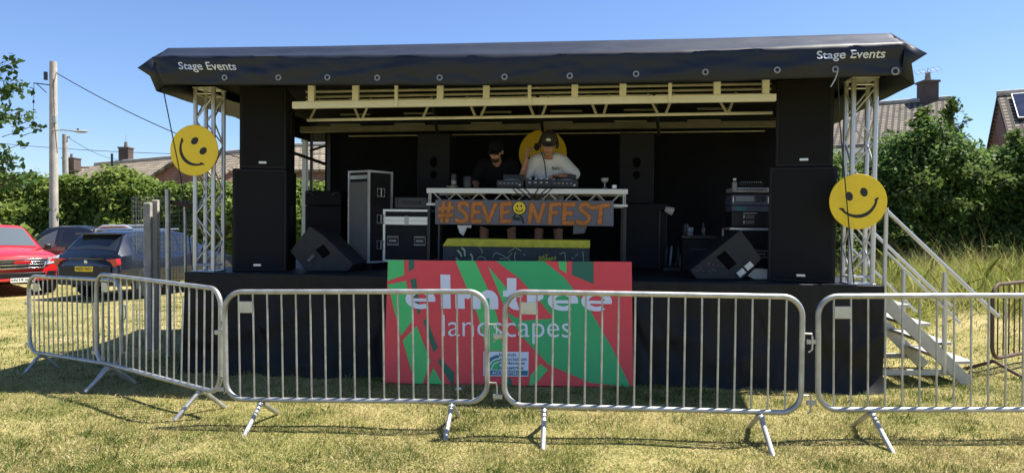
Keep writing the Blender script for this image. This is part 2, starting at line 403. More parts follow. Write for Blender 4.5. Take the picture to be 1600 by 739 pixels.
# ================================================================== TRAILER STAGE
stage = thing('trailer_stage', 'black mobile trailer stage with navy tarpaulin roof and skirted deck', 'stage', mw=SM)
UL, UR = sl(291, 424.5, 0).x, sl(1379, 446, 0).x
VB = 3.45
m_ = MB().box(((UL + UR) / 2, VB / 2, DECK - .06), (UR - UL, VB, .12))
m_.build('deck', M['deckm'], stage, bevel=.006)
# skirt: hanging cloth with folds, front and both ends
sk = MB(); cols = []
perim = []
for i in range(421): perim.append((UL + (UR - UL) * i / 420, 0, 0, -1))
for i in range(1, 41): perim.append((UR, VB * i / 40, 1, 0))
perim0 = [(UL, VB * (40 - i) / 40, -1, 0) for i in range(40)]
perim = perim0 + perim
nr = 26
for i, (u, v, nu, nv) in enumerate(perim):
    for j in range(nr):
        t = j / (nr - 1)
        s = u + v * 1.3
        f = .045 * nz(s * 1.6, t * .9, 3) + .040 * nz(s * 4.5 + t * 1.5, t * .8, 9) * (.2 + t) + .08 * nz(s * .9 - t * 2.2, t * 2.6, 17) * t
        cr_ = .045 * (1 - min(1, abs(nz(s * 1.1 + t * 1.3, t * 1.1 - s * .35, 41)) * 4)) ** 2 * (.3 + .7 * t) - .03 * (1 - min(1, abs(nz(s * 2.6 - t * .8, t * .8, 77)) * 4)) ** 2
        f = f * .8 + cr_ + (.020 + .018 * t) * math.sin(2 * math.pi * (s / .62 + .9 * nz(s * .5, t * .4, 12) + .55 * t * math.sin(s * .7))) * (.25 + .75 * abs(nz(s * .45, t * .5, 55)) * 2) + .03 * t * math.sin(2 * math.pi * (s * .45 - t * .9))
        sag = .012 * abs(nz(s * 3, 5, 1))
        d = .045 + max(-.035, f * (.35 + .65 * min(1, t * 3))) + .05 * t * t + .11 * max(0, (t - .68) / .32) ** 2 * max(0, .55 + .9 * nz(s * .9, 3, 7))
        w = (DECK - .004 - sag) * (1 - t) + (-.03) * t
        sk.v.append(Vector((u + nu * d, v + nv * d, w)))
for i in range(len(perim) - 1):
    for j in range(nr - 1):
        a = i * nr + j; sk.f.append((a, a + nr, a + nr + 1, a + 1)); sk.m.append(0)
sk.build('skirt', M['skirt'], stage, smooth=80)
# canopy -----------------------------------------------------------
VE, VH, VR = -.56, -.53, -.08
def P(px, py, v): return sl(px, py, v)
tipL, tipR = P(215.7, 106, VE), P(1449, 84, VE)
foldpts = [P(238, 90, VE), P(266, 88.5, VE), P(500, 88.5, VE), P(800, 86, VE), P(1100, 80, VE), P(1200, 76, VE), P(1303, 72.5, VE), P(1414, 67, VE)]
hempts = [P(256, 133, VH), P(500, 134, VH), P(800, 134, VH), P(1100, 129, VH), P(1200, 125, VH), P(1300, 121.5, VH), P(1408, 118, VH)]
ridgepts = [P(263, 76, VR), P(500, 73, VR), P(800, 67, VR), P(1100, 61, VR), P(1303, 55, VR), P(1391, 53, VR)]
def lerp_poly(pts, t):
    x0, x1 = pts[0].x, pts[-1].x; x = x0 + (x1 - x0) * t
    for a, b in zip(pts, pts[1:]):
        if x <= b.x or b is pts[-1]:
            k = (x - a.x) / (b.x - a.x); return a.lerp(b, k)
def flap(t, s):                          # t across, s from the fold (0) to the hem (1)
    a, b = lerp_poly(foldpts, t), lerp_poly(hempts, t)
    p = a.lerp(b, s); x = p.x
    e = math.sin(math.pi * min(1, max(0, s))) ** .6
    wr = .020 * nz(x * 1.7 + s * 1.1, s * 2, 2) + .012 * nz(x * 5.5 - s * 3, s * 3, 8) + .016 * nz(x * 2.6 + s * 4.5, s, 21)
    p.y += wr * (.25 + e) - .012 * e
    return p
cv = MB(); NF = 150
rows = []
for r in range(7): rows.append([lerp_poly(ridgepts, i / NF).lerp(lerp_poly(foldpts, i / NF), r / 6) for i in range(NF + 1)])
for r in range(1, 7):
    for i, p in enumerate(rows[r]):
        k = math.sin(math.pi * r / 6)
        p.z += k * (.030 * nz(p.x * 1.3 + r * .35, r * .2, 5) + .014 * nz(p.x * 4 + r * .8, r * .4, 6)) - .012 * k
for r in range(1, 10): rows.append([flap(i / NF, r / 9) for i in range(NF + 1)])
def grid(mb, rows, m=0):
    o = len(mb.v); k = len(rows[0])
    for row in rows: mb.v += row
    for r in range(len(rows) - 1):
        for i in range(k - 1): mb.f.append((o + r * k + i, o + r * k + i + 1, o + (r + 1) * k + i + 1, o + (r + 1) * k + i)); mb.m.append(m)
grid(cv, rows)
VBK = VB + .35
def side(tip, foldc, hemc, ridgec, hlow, sgn):
    # side slope, the pinched corner and the hanging end flap
    N = 24; r0, r1, r2, r3 = [], [], [], []
    for i in range(N + 1):
        t = i / N; v = VE + (VBK - VE) * t
        rip = .03 * nz(v * 2.1, 4, sgn)
        up = .25 * t
        r0.append(Vector((ridgec.x, max(v, VR) if i else VR, ridgec.z + up * .3)))
        r1.append(Vector((tip.x + sgn * (-.05 * math.sin(math.pi * t) + rip), v, tip.z + .10 * math.sin(math.pi * min(1, t * 1.2)) + up * .3)))
        r2.append(Vector((tip.x - sgn * (.12 - rip), v + (.03 if i == 0 else 0), tip.z - .08 + up * .3)))
        r3.append(Vector((hlow[0].x + (hlow[1].x - hlow[0].x) * t, VH + .03 + (VBK - VE) * t, hlow[0].z + (hlow[1].z - hlow[0].z) * t + .03 * abs(math.sin(t * 17)) * t)))
    grid(cv, [r0, r1, r2, r3])
    # front corner: fan from fold corner to tip and down to the hem
    pts = [ridgec, foldc, tip]
    cv.add([ridgec, foldc, tip], [(0, 1, 2)])
    mid = tip.lerp(hemc, .5); mid.y -= .03
    mid2 = foldc.lerp(hemc, .5)
    cv.add([foldc, tip, r2[0], r3[0], hemc, mid2 + Vector((0, -.01, 0))], [(0, 1, 5), (1, 2, 5), (2, 3, 5), (3, 4, 5)])
side(tipL, foldpts[0], hempts[0], ridgepts[0], (P(242, 142, VH), sl(371, 182, 2.6) + Vector((-.25, 0, 0))), -1)
side(tipR, foldpts[-1], hempts[-1], ridgepts[-1], (P(1431, 131, VH), sl(1297, 186, 2.6) + Vector((.3, 0, 0))), 1)
# top sheet and back flap
bk = [Vector((p.x, VBK, p.z + .12)) for p in rows[0]]
grid(cv, [[rows[0][i].lerp(bk[i], q / 8) + Vector((0, 0, .10 * math.sin(math.pi * q / 8))) for i in range(NF + 1)] for q in range(9)])
grid(cv, [bk, [Vector((p.x * 1.04, VBK + .05, p.z - .7)) for p in bk]])
canopy = cv.build('canopy', M['pvc'], stage, smooth=80)
sol = canopy.modifiers.new('sheet', 'SOLIDIFY'); sol.thickness = .004; sol.offset = 1
xspan = lambda px: (P(px, 110, VE).x - foldpts[0].x) / (foldpts[-1].x - foldpts[0].x)
for x0, x1, ty, by in ((275, 363, 97.5, 113.5), (1275, 1384, 80, 97)):
    lt = MB(); t0, t1 = xspan(x0), xspan(x1)
    def fn(a, b):
        t = t0 + (t1 - t0) * a
        px = x0 + (x1 - x0) * a; f = lerp_poly(foldpts, t).z; h = lerp_poly(hempts, t).z
        yl = ty + (0 if x0 < 500 else -1) + (by - ty) * (1 - b) + (3.5 if x0 > 500 else 0) * (1 - 2 * a) * .5
        w = sl(px, yl, VE).z
        s = (f - w) / (f - h)
        p = flap(t, s); p.y -= .009; return p
    text_add(lt, 'Stage Events', fn, bold=.012)
    lt.build('lettering', M['lettering'], canopy, smooth=0, recalc=False)
M['eyelet'] = mat('dull eyelet', (.30, .30, .31), .5, .4)
eyes = [(340, 121.5), (425, 121.5), (503, 121.5), (581, 121.5), (680, 121.5), (783, 121), (886, 119), (991, 115.5), (1100, 113.5), (1213, 110.5), (1306, 108.5), (1402, 111)]
for k, (px, py) in enumerate(eyes):
    t = xspan(px); f = lerp_poly(foldpts, t).z; h = lerp_poly(hempts, t).z
    s = (f - sl(px, py, VE).z) / (f - h); p = flap(t, s)
    e = MB(); r = .030 if k == 11 else .024
    e.path([(p.x + r * math.cos(a), p.y - .010, p.z + r * math.sin(a)) for a in np.linspace(0, 2 * math.pi, 15)[:-1]], .0085, 6, closed=True)
    e.build('eyelet', M['eyelet'], canopy)
# dark ceiling lining under the roof and inner fascia
cl = MB(); zc = rows[0][0].z - .02
cl.box(((UL + UR) / 2, (VB - .4) / 2, sl(800, 118, .3).z), (UR - UL + .2, VB + .3, .02))
cl.build('roof_lining', M['drape'], stage)
# roof steel ---------------------------------------------------------
def bar(name, a, b, w, h, m, v=None):    # rectangular bar between two local points
    a, b = Vector(a), Vector(b); d = b - a; x = d.normalized(); y = Vector((0, 1, 0)); z = x.cross(y).normalized(); y = z.cross(x)
    T = Matrix((x, y, z)).transposed().to_4x4(); T.translation = (a + b) / 2
    return MB().box((0, 0, 0), (d.length, w, h), T=T).build(name, m, stage, bevel=.004)
VM = .12
bL, bR = sl(458, 165, VM), sl(1212, 153, VM)
bar('front_beam', bL, bR, .06, .075, M['cream'])
for px, kind in ((487, 0), (556, 0), (621, 1), (688, 0), (760, 0), (828, 1), (898, 0), (973, 0), (1046, 1), (1120, 0), (1196, 0)):
    t = (sl(px, 150, VM).x - bL.x) / (bR.x - bL.x); q = bL.lerp(bR, t)
    wdt = .036 if kind else .070
    top = q.z + .27; lo = q.z - (.036 if kind else -.036)
    MB().box((q.x, VM - (.045 if kind else 0), (top + lo) / 2), (wdt, .03 if kind else .05, top - lo)).build('beam_upright', M['cream'], stage, bevel=.004)
bar('upper_rail', bL + Vector((0, 0, .29)), bR + Vector((0, 0, .29)), .05, .05, M['cream'])
for v, y0, y1, r, nm in ((.75, 144, 131, .016, 'olive'), (1.1, 152, 139, .016, 'olive'), (1.5, 158.5, 145.5, .016, 'cream')):
    a, c = sl(478, y0, v), sl(1205, y1, v)
    MB().tube(a, c, r, 10).build('roof_tube', M[nm], stage)
VT = .95
a, c = sl(480, 188, VT), sl(1207, 176.5, VT)
MB().tube(a, c, .019, 12).build('truss_tube', M['cream'], stage)
for x0, x1 in ((500, 484), (548, 561), (580, 566), (675, 661), (730, 743), (765, 751), (822, 834), (858, 847), (920, 932), (952, 943), (1012, 1028), (1053, 1040), (1117, 1136), (1150, 1138)):
    yt = 168 - (x0 - 460) * .0160; yb = 187 - (x1 - 480) * .0158
    MB().tube(sl(x0, yt - 12, VT), sl(x1, yb, VT), .016, 8).build('truss_brace', M['olive'], stage)
VR2 = 2.6
bar('rear_beam', sl(470, 203, VR2), sl(1215, 194, VR2), .08, .085, M['darksteel'])
for px in (540, 640, 760, 870, 985, 1100): 
    for dx, y in ((0, 196 - (px - 500) * .012), (15, 180 - (px - 500) * .016)):
        MB().box(sl(px + dx, y, 2.0), (.42, .05, .022)).build('roof_batten', M['darksteel'], stage)
for px, yb in ((848, 205), (1030, 210), (683, 209)):
    MB().tube(sl(px - 8, 150, 1.2), sl(px, yb, 2.2), .022, 8).build('roof_strut', M['deckm'], stage)
# back wall, rail and its posts
bw0, bw1 = sl(508, 210, VB).x, UR
bwm = MB(); N = 60
top = sl(800, 196, VB).z
for i in range(N + 1):
    u = bw0 + (bw1 - bw0) * i / N
    y = VB + .012 * math.sin(u * 9) + .02 * nz(u * 2.2, 1, 1)
    bwm.v += [Vector((u, y, DECK)), Vector((u, y + .01, top))]
for i in range(N): bwm.f.append((2 * i, 2 * i + 2, 2 * i + 3, 2 * i + 1)); bwm.m.append(0)
bwm.build('back_wall', M['drape'], stage, smooth=60)
MB().tube(sl(545, 213, VB - .06), sl(1195, 204.8, VB - .06), .011, 8).build('curtain_rail', M['olive'], stage)
for px, v, w, m, y0, y1 in ((477, VB - .05, .075, 'galvflat', 196, 445), (487, VB - .02, .04, 'blk', 196, 445), (515, VB - .1, .06, 'blk', 200, 440)):
    a = sl(px, y0, v); MB().box((a.x, v, (a.z + DECK) / 2), (w, w, a.z - DECK)).build('corner_post', M[m], stage, bevel=.004)
MB().tube(sl(512, 258, VB - .03), sl(455, 238, VB - .4), .026, 8).build('corner_brace', M['blk'], stage)
MB().tube(sl(512, 227, VB - .03), sl(484, 236, VB - .05), .02, 8).build('corner_brace', M['blk'], stage)
# side lining behind the left and right loudspeakers, high up
for u, s in ((UL + .06, 1), (UR - .06, -1)):
    MB().box((u, VB / 2 + .7, DECK + 1.98), (.03, VB - 1.7, .26)).build('side_valance', M['drape'], stage)

# truss towers -----------------------------------------------------
def tower(label, u, v, h, group):
    t = thing('truss_tower', label, 'truss tower', group, on_stage(u, v))
    q = .108
    for a in (-1, 1):
        for b in (-1, 1):
            MB().tube((a * q, b * q, .012), (a * q, b * q, h - .012), .0245, 14).build('chord', M['alu'], t)
    for nm, z in (('base_plate', .006), ('top_plate', h - .006)):
        MB().box((0, 0, z), (.27, .27, .012)).build(nm, M['alu'], t, bevel=.003)
    for axis in range(2):
        for s in (-1, 1):
            lc = MB(); n = 7; z0 = .10; dz = (h - .2) / n
            f = (lambda a, z: (a * q, s * q, z)) if axis == 0 else (lambda a, z: (s * q, a * q, z))
            sg = 1
            for k in range(n):
                lc.tube(f(-sg, z0 + k * dz), f(sg, z0 + (k + 1) * dz), .0095, 8); sg = -sg
            lc.tube(f(-1, .075), f(1, .075), .0095, 8); lc.tube(f(-1, h - .075), f(1, h - .075), .0095, 8)
            lc.build('lacing', M['alu'], t)
    return t
pL, pR = sl(327, 423, .2), sl(1339, 443, .2)
tower('aluminium box truss tower behind the tilted smiley, between mesh fence and loudspeakers', pL.x, .2, sl(331, 139, .2).z - DECK, 'roof truss towers')
tower('aluminium box truss tower behind the smiley beside the metal steps', pR.x, .2, sl(1340, 124, .2).z - DECK, 'roof truss towers')

# smiley signs -----------------------------------------------------
def smiley(label, centre, r, rot, T0):
    t = thing('smiley_sign', label, 'smiley sign', 'round yellow smiley signs', T0 @ Matrix.Translation(centre) @ Matrix.Rotation(rot, 4, 'Y'))
    MB().prism([(r * math.cos(a), r * math.sin(a)) for a in np.linspace(0, 2 * math.pi, 65)[:-1]], .012).build('disc', M['yellow'], t, bevel=.002)
    for x in (-.25, .28):
        MB().prism([(x * r + .125 * r * math.cos(a), .27 * r + .165 * r * math.sin(a)) for a in np.linspace(0, 2 * math.pi, 29)[:-1]], .004, T=Matrix.Translation((0, -.0035, 0))).build('eye', M['signblack'], t)
    sm = MB(); up = []; lo = []
    for a in np.linspace(R(203), R(337), 30):
        k = math.sin((a - R(203)) / R(134) * math.pi)
        up.append((.65 * r * math.cos(a), .17 * r + .64 * r * math.sin(a))); lo.append((.72 * r * math.cos(a), .17 * r + (.69 + .055 * k + .02) * r * math.sin(a)))
    sm.prism(up + lo[::-1], .004, T=Matrix.Translation((0, -.0035, 0)))
    for s, a in ((1, R(203)), (-1, R(337))):
        c = Vector((.68 * r * math.cos(a), 0, .17 * r + .68 * r * math.sin(a)))
        sm.prism([(c.x + .10 * r * math.cos(w) * 1.0 * 0.95, c.z + .035 * r * math.sin(w)) for w in np.linspace(0, 2 * math.pi, 17)[:-1]], .0045, T=Matrix.Translation((0, -.0042, 0)) @ Matrix.Translation(c) @ Matrix.Rotation(s * R(25), 4, 'Y') @ Matrix.Translation(-c))
    sm.build('smile', M['signblack'], t)
    return t
vs_ = -.02
c1 = sl(303, 235, vs_); smiley('tilted yellow smiley disc hung on the truss tower by the mesh fence', c1, (sl(340.5, 235, vs_) - c1).length, R(48), SM)
c2 = sl(1341, 315, vs_); smiley('yellow smiley disc hung on the truss tower beside the metal steps', c2, (sl(1386.5, 315, vs_) - c2).length, R(-17), SM)
c3 = sl(848, 240, VB - .12); smiley('yellow smiley disc in shade on the back wall behind the man in white', c3, (sl(885.5, 240, VB - .12) - c3).length, R(0), SM)

# cords from the roof hem
def cord(label, pts, r=.006):
    o = MB().path([SM @ Vector(p) for p in pts], r, 6).build('rope', M['wire'])
    return tag(o, label, 'rope', 'guy ropes')
cord('thin black cord hanging from the roof corner across the tilted smiley', [sl(255, 140, VH), sl(267, 200, -.3), sl(282, 275, -.16), sl(293, 345, -.06), sl(301, 422, .02)])
cord('thin black cord hanging from the roof across the smiley near the steps', [sl(1309, 112, VH - .02), sl(1312, 190, -.35), sl(1321, 290, -.1), sl(1328, 370, -.04), sl(1334, 443, .02)])
MB_ = MB().path([SM @ p for p in (sl(1309, 112, VH - .02), sl(1305, 124, VH - .02), sl(1298, 136, VH - .02))], .006, 6).build('strap', M['galvflat'])
tag(MB_, 'short grey strap hanging from a roof eyelet above the right loudspeakers', 'strap')

# loudspeakers -----------------------------------------------------
def cabinet(label, mw, w, d, h, group, name='loudspeaker', logo=True, handle=True):
    t = thing(name, label, 'loudspeaker', group, mw)
    MB().box((0, d / 2, h / 2), (w, d, h)).build('cabinet', M['cab'], t, bevel=.012)
    MB().box((0, -.004, h / 2), (w - .07, .014, h - .07)).build('grille', M['grille'], t, bevel=.004)
    if logo: MB().box((-.0 if logo == 1 else -.02, -.013, .075), (.085, .006, .026)).build('badge', M['silver'], t, bevel=.002)
    if handle:
        for s in (-1, 1):
            MB().box((s * (w / 2 + .001), d * .55, h * .55), (.006, .12, .24)).build('side_handle', M['blk'], t, bevel=.002)
    return t
aL = sl(405, 425, .28); aR = sl(1251, 441, .22)
hS = 1.18
TL = on_stage(aL.x, .28, DECK, R(15)); TR = on_stage(aR.x, .22, DECK, R(-14.5))
cabinet('big black bass loudspeaker beside the left truss tower, carrying another cabinet', TL, .60, .72, hS, 'bass loudspeakers', logo=2)
cabinet('big black bass loudspeaker nearest the metal steps, carrying another cabinet', TR, .655, .72, hS + .03, 'bass loudspeakers')
cabinet('black cabinet stacked on the bass loudspeaker beside the left truss tower', TL @ Matrix.Translation((.03, .03, hS + .001)), .52, .62, .94, 'top loudspeakers')
cabinet('black cabinet stacked on the bass loudspeaker nearest the metal steps', TR @ Matrix.Translation((.01, .03, hS + .031)), .56, .62, .92, 'top loudspeakers')
# rear monitor stacks
def rear(label, px, py, v, w, d, h, rz=0, group=None, grip=True):
    p = sl(px, py, v)
    t = thing('loudspeaker', label, 'loudspeaker', group, on_stage(p.x, v, DECK if p.z < DECK + .15 else p.z, rz))
    MB().box((0, d / 2, h / 2), (w, d, h)).build('cabinet', M['cab'], t, bevel=.012)
    if grip:
        MB().ell((0, .001, h * .58), (.055, .012, .075), nu=12).build('recess', M['void'], t)
        MB().ell((0, .001, h * .40), (.05, .012, .055), nu=12).build('recess', M['void'], t)
    return t
vR = 2.1
zsub = sl(1008, 318, vR).z
rear('black bass cabinet on the deck right of the DJ table', 1008, 424, vR, .56, .6, zsub - DECK, 0, 'rear bass loudspeakers', False)
rear('black bass cabinet on the deck left of the DJ table, half hidden', 663, 424, vR, .56, .6, zsub - DECK, 0, 'rear bass loudspeakers', False)
for px, lab in ((994, 'dark upright loudspeaker with oval recesses right of the DJ table'), (677, 'dark upright loudspeaker with oval recesses left of the DJ table')):
    p = sl(px, 318, vR + .05)
    t = rear(lab, px, 318, vR + .05, .46, .45, .95, 0, 'rear monitor loudspeakers')
    t.matrix_world = on_stage(p.x, vR + .05, zsub + .001)
# floor wedges
def wedge(label, pts, v, depth, rec, extra):
    c = sl(pts[0][0], pts[0][1], v)
    t = thing('wedge_monitor', label, 'wedge monitor', 'floor wedge monitors', on_stage(c.x, v, DECK))
    L = [(sl(x, y, v) - Vector((c.x, 0, DECK))) for x, y in pts]
    zmin = min(p.z for p in L)
    L = [(p.x, p.z - zmin) for p in L]
    MB().prism(L, depth).build('cabinet', M['dgreyw'], t, bevel=.01)
    r = [(sl(x, y, v) - Vector((c.x, 0, DECK))) for x, y in rec]
    MB().prism([(p.x, p.z - zmin) for p in r], .004, T=Matrix.Translation((0, -.0035, 0))).build('recess', M['void'], t)
    if not extra:
        fl = MB()
        for k in range(26):
            q = sl(random.gauss(1106, 9), random.gauss(421, 7), v) - Vector((c.x, 0, DECK)); fl.ell((q.x, -.001, q.z - zmin), (random.uniform(.003, .008), .002, random.uniform(.003, .008)), nu=7, nv=4)
        fl.build('scuffs', M['mgrey'], t)
    mid = [(r[0] + r[1]) / 2, (r[2] + r[3]) / 2]
    for x0, y0, x1, y1, wd_, m in extra:
        a, b = [(sl(x, y, v) - Vector((c.x, 0, DECK + zmin))) for x, y in ((x0, y0), (x1, y1))]
        MB().tube((a.x, -.015, a.z), (b.x, -.015, b.z), wd_, 10).build('connector', M[m], t)
    return t
M['dgreyw'] = mat('scuffed dark grey cabinet', (.022, .023, .025), .55, 0, .35, 9, .2, 200, .35)
wedge('dark floor wedge monitor beside the left bass loudspeaker', [(452, 396), (484, 356), (507, 372), (552, 416), (544, 427.5), (480, 427.5)], .42, .5,
      [(493, 394), (505, 385), (517, 399), (505, 407)], [(483, 411, 492, 402, .022, 'mgrey')])
wedge('scuffed floor wedge monitor beside the bass loudspeaker nearest the steps', [(1078, 426), (1157, 362), (1191, 407), (1160, 440), (1088, 440)], .35, .5,
      [(1119, 405), (1133, 395), (1151, 415), (1138, 425)], [])
tb = thing('tape_box', 'small white box stuck on the scuffed floor wedge', 'box', mw=SM)
for x, y in ((1158, 426), (1170, 415.5)):
    p = sl(x, y, .33)
    MB().box((0, 0, 0), (.085, .03, .062), T=Matrix.Translation(p) @ Matrix.Rotation(R(-42), 4, 'Y')).build('box_half', M['offwhite'], tb, bevel=.003)
p0 = [sl(x, y, .5) for x, y in ((1168, 431), (1178, 420), (1199, 420.5), (1199, 436), (1178, 436))]
tag(MB().prism([(p.x, p.z) for p in p0], .25, T=SM @ Matrix.Translation((0, .5, 0))).build('timber_chock', M['offwhite'], bevel=.004), 'pale timber chock lying between floor wedge and right bass loudspeaker', 'wood block')

# flight cases -----------------------------------------------------
def edge_frame(mb, w, d, h, r=.014, z0=0):
    xs_, ys_, zs_ = (-w / 2, w / 2), (0, d), (z0, z0 + h)
    for x in xs_:
        for y in ys_: mb.box((x, y, z0 + h / 2), (r * 2, r * 2, h + 2 * r))
    for y in ys_:
        for z in zs_: mb.box((0, y, z), (w - 2 * r, r * 1.9, r * 1.9))
    for x in xs_:
        for z in zs_: mb.box((x, d / 2, z), (r * 1.9, d - 2 * r, r * 1.9))
def case(label, u, v, rz, w, d, h, face='cab', lid=True, castor=.1, z=DECK, handles=2, group='flight cases'):
    t = thing('flight_case', label, 'flight case', group, on_stage(u, v, z, rz))
    MB().box((0, d / 2, castor + h / 2), (w - .01, d - .01, h - .01)).build('body', M[face], t)
    e = MB(); edge_frame(e, w, d, h, z0=castor); e.build('edging', M['silver'], t)
    if lid:
        l_ = MB(); l_.box((0, -.003, castor + h * .84), (w * .98, .02, .045)); l_.box((0, -.003, castor + h * .76), (w * .98, .02, .05)); l_.build('lid_edge', M['silver'], t)
        MB().box((0, -.014, castor + h * .80), (.05, .012, .11)).build('latch', M['galv'], t)
    for k in range(handles):
        x = (-1 if k == 0 else 1) * w * .30
        hd = MB()
        for a in np.linspace(0, 1, 1):
            hd.path([(x - .07, -.012, castor + h * .32), (x + .07, -.012, castor + h * .32), (x + .07, -.012, castor + h * .48), (x - .07, -.012, castor + h * .48)], .008, 6, closed=True)
            hd.path([(x - .045, -.02, castor + h * .40), (x + .045, -.02, castor + h * .40)], .009, 6)
        hd.build('handle', M['galv'], t)
        MB().box((x, -.004, castor + h * .40), (.12, .012, .08)).build('handle_dish', M['blk'], t)
    if castor:
        for a in (-1, 1):
            for b in (.1, d - .1):
                MB().lathe([(.01, -.016), (.042, -.014), (.042, .014), (.01, .016)], 14, T=Matrix.Translation((a * (w / 2 - .08), b, .042)) @ Matrix.Rotation(R(90), 4, 'Y')).build('castor', M['blk'], t)
    return t
vC = 1.15
pc = sl(635, 411, vC)
case('black flight case with silver lid and two dish handles, left of the DJ table', pc.x, vC, 0, sl(670, 380, vC).x - sl(600, 380, vC).x, .55, sl(635, 329, vC).z - DECK - .1)
bx = thing('equipment_box', 'grey plastic box lying on the silver lidded flight case', 'box', mw=on_stage(sl(641, 329, vC).x, vC + .05, sl(641, 329, vC).z + .016))
MB().box((0, .15, .08), (.44, .3, .15)).build('shell', M['dgrey'], bx, bevel=.015)
MB().box((0, -.006, .085), (.24, .02, .035)).build('handle', M['blk'], bx, bevel=.005)
for x in (-.19, .19): MB().box((x, -.004, .08), (.03, .018, .13)).build('latch', M['dgrey'], bx, bevel=.004)
pt = sl(563, 405, 1.0)
tc_ = thing('flight_case', 'tall upright flight case with grey front and silver edges', 'flight case', 'flight cases', on_stage(pt.x - .03, 1.02, DECK, R(-30)))
hT = sl(550, 268, 1.0).z - DECK - .09
MB().box((0, .19, .09 + hT / 2), (.35, .37, hT - .01)).build('body', M['cab'], tc_)
MB().box((0, -.001, .09 + hT / 2 - .05), (.31, .012, hT - .16)).build('front_panel', M['mgrey'], tc_)
MB().box((0, -.004, .09 + hT - .07), (.31, .012, .045)).build('lid_edge', M['silver'], tc_)
e = MB(); edge_frame(e, .36, .38, hT, .012, .09); e.build('edging', M['silver'], tc_)
for z in (.3, .62, .95):
    hd = MB(); hd.path([(0.192, .13, z - .05), (0.192, .25, z - .05), (0.192, .25, z + .05), (0.192, .13, z + .05)], .007, 6, closed=True); hd.path([(0.195, .19, z - .05), (0.195, .19, z + .05)], .009, 6)
    hd.build('handle', M['galv'], tc_)
for a in (-.12, .12):
    for b in (.08, .30): MB().lathe([(.01, -.016), (.042, -.014), (.042, .014), (.01, .016)], 14, T=Matrix.Translation((a, b, .042)) @ Matrix.Rotation(R(90), 4, 'Y')).build('castor', M['blk'], tc_)
pk = sl(503, 425, 1.5)
kb = thing('trunk', 'black lidded trunk standing behind the left floor wedge', 'trunk', mw=on_stage(pk.x, 1.5, DECK, 0))
hK = sl(503, 298, 1.5).z - DECK
MB().box((0, .3, hK * .4), (.50, .55, hK * .8)).build('body', M['cab'], kb, bevel=.012); MB().box((0, .3, hK * .9 + .002), (.51, .56, hK * .2)).build('lid', M['cab'], kb, bevel=.02)
for x in (-.18, .2): MB().path([(x - .05, .0, hK - .06), (x - .03, -.02, hK - .03), (x + .03, -.02, hK - .03), (x + .05, .0, hK - .06)], .012, 8).build('latch', M['dgrey'], kb)
# right rack
vK = 1.15
pr = sl(1171, 428, vK)
rw = sl(1200, 350, vK).x - sl(1140, 350, vK).x
case('black flight case with a silver lid carrying the amplifier rack', pr.x, vK, 0, rw, .5, sl(1170, 358, vK).z - DECK - .06, lid=False, castor=.06, handles=2)
z = sl(1170, 356.5, vK).z + .02
def unit(name, label, cat, y0, y1, w, mats, fn, dx=0, d=.4):
    a, b_ = sl(1170, y1, vK).z, sl(1170, y0, vK).z
    t = thing(name, label, cat, None, on_stage(pr.x + dx, vK + .02, max(a, unit.z)))
    h = b_ - max(a, unit.z) - .004; unit.z = b_
    MB().box((0, d / 2, h / 2), (w, d, h)).build('case', M[mats], t, bevel=.004)
    fn(t, w, h)
unit.z = z
def amp_face(t, w, h):
    for k in range(2):
        MB().box((-.0, -.003, h * (.3 + .38 * k)), (.10, .008, h * .25)).build('display', M['mgrey'], t)
        MB().box((-.07, -.003, h * (.3 + .38 * k)), (.012, .008, h * .22)).build('button_column', M['silver'], t)
    MB().box((0, -.003, h * .93), (.16, .008, .008)).build('strip', M['silver'], t)
M['bluegrey'] = mat('blue grey panel', (.10, .11, .17), .45, .1, .2, 10)
unit('rack_amplifier', 'black rack amplifier with two small displays directly on the silver case lid', 'amplifier', 331, 355, rw * .95, 'blk', amp_face)
def strip_face(t, w, h):
    MB().box((-w * .25, -.003, h * .5), (w * .3, .008, h * .5)).build('panel', M['teal'], t)
    for k in range(8): MB().lathe([(.006, 0), (.006, .012)], 8, T=Matrix.Translation((-.02 + k * .03, 0, h * .5)) @ Matrix.Rotation(R(90), 4, 'X')).build('knob', M['mgrey'], t)
unit('rack_processor', 'thin dark blue rack processor between two rack amplifiers', 'rack unit', 321, 330.5, rw * .95, 'bluegrey', strip_face)
def silver_face(t, w, h):
    MB().box((-.05, -.003, h * .62), (w * .55, .008, h * .5)).build('panel', M['silverdull'], t)
    MB().box((w * .25, -.003, h * .6), (w * .3, .008, h * .55)).build('grille', M['dgrey'], t)
    for s in (-1, 1): MB().path([(s * w * .47, -.002, h * .2), (s * w * .47, -.03, h * .3), (s * w * .47, -.03, h * .75), (s * w * .47, -.002, h * .85)], .009, 8).build('handle', M['silver'], t)
M['silverdull'] = mat('dull silver panel', (.30, .31, .36), .45, .2, .15, 10)
unit('rack_amplifier', 'silver fronted rack amplifier with grab handles in the middle of the rack', 'amplifier', 304, 320.5, rw * .97, 'bluegrey', silver_face)
def mix_face(t, w, h):
    MB().box((0, -.003, h * .5), (w * .9, .008, h * .6)).build('panel', M['silverdull'], t)
    for k in range(9): MB().lathe([(.008, 0), (.007, .014)], 8, T=Matrix.Translation((-w * .35 + k * w * .085, -.005, h * .5)) @ Matrix.Rotation(R(90), 4, 'X')).build('knob', M['blk'], t)
unit('rack_mixer', 'slim silver rack mixer topmost among the stacked rack units', 'rack unit', 292.5, 300, rw * .95, 'silver', mix_face)
t = thing('cable_tester', 'small black device with pale studs lying on top of the rack', 'device', None, on_stage(pr.x + .02, vK + .08, unit.z + .01))
MB().box((0, .1, .03), (.28, .16, .05)).build('case', M['blk'], t, bevel=.004)
for k in range(10): MB().ell((-.115 + k * .0255, .015, .055), (.006, .006, .006), nu=8, nv=5).build('stud', M['silver'], t)
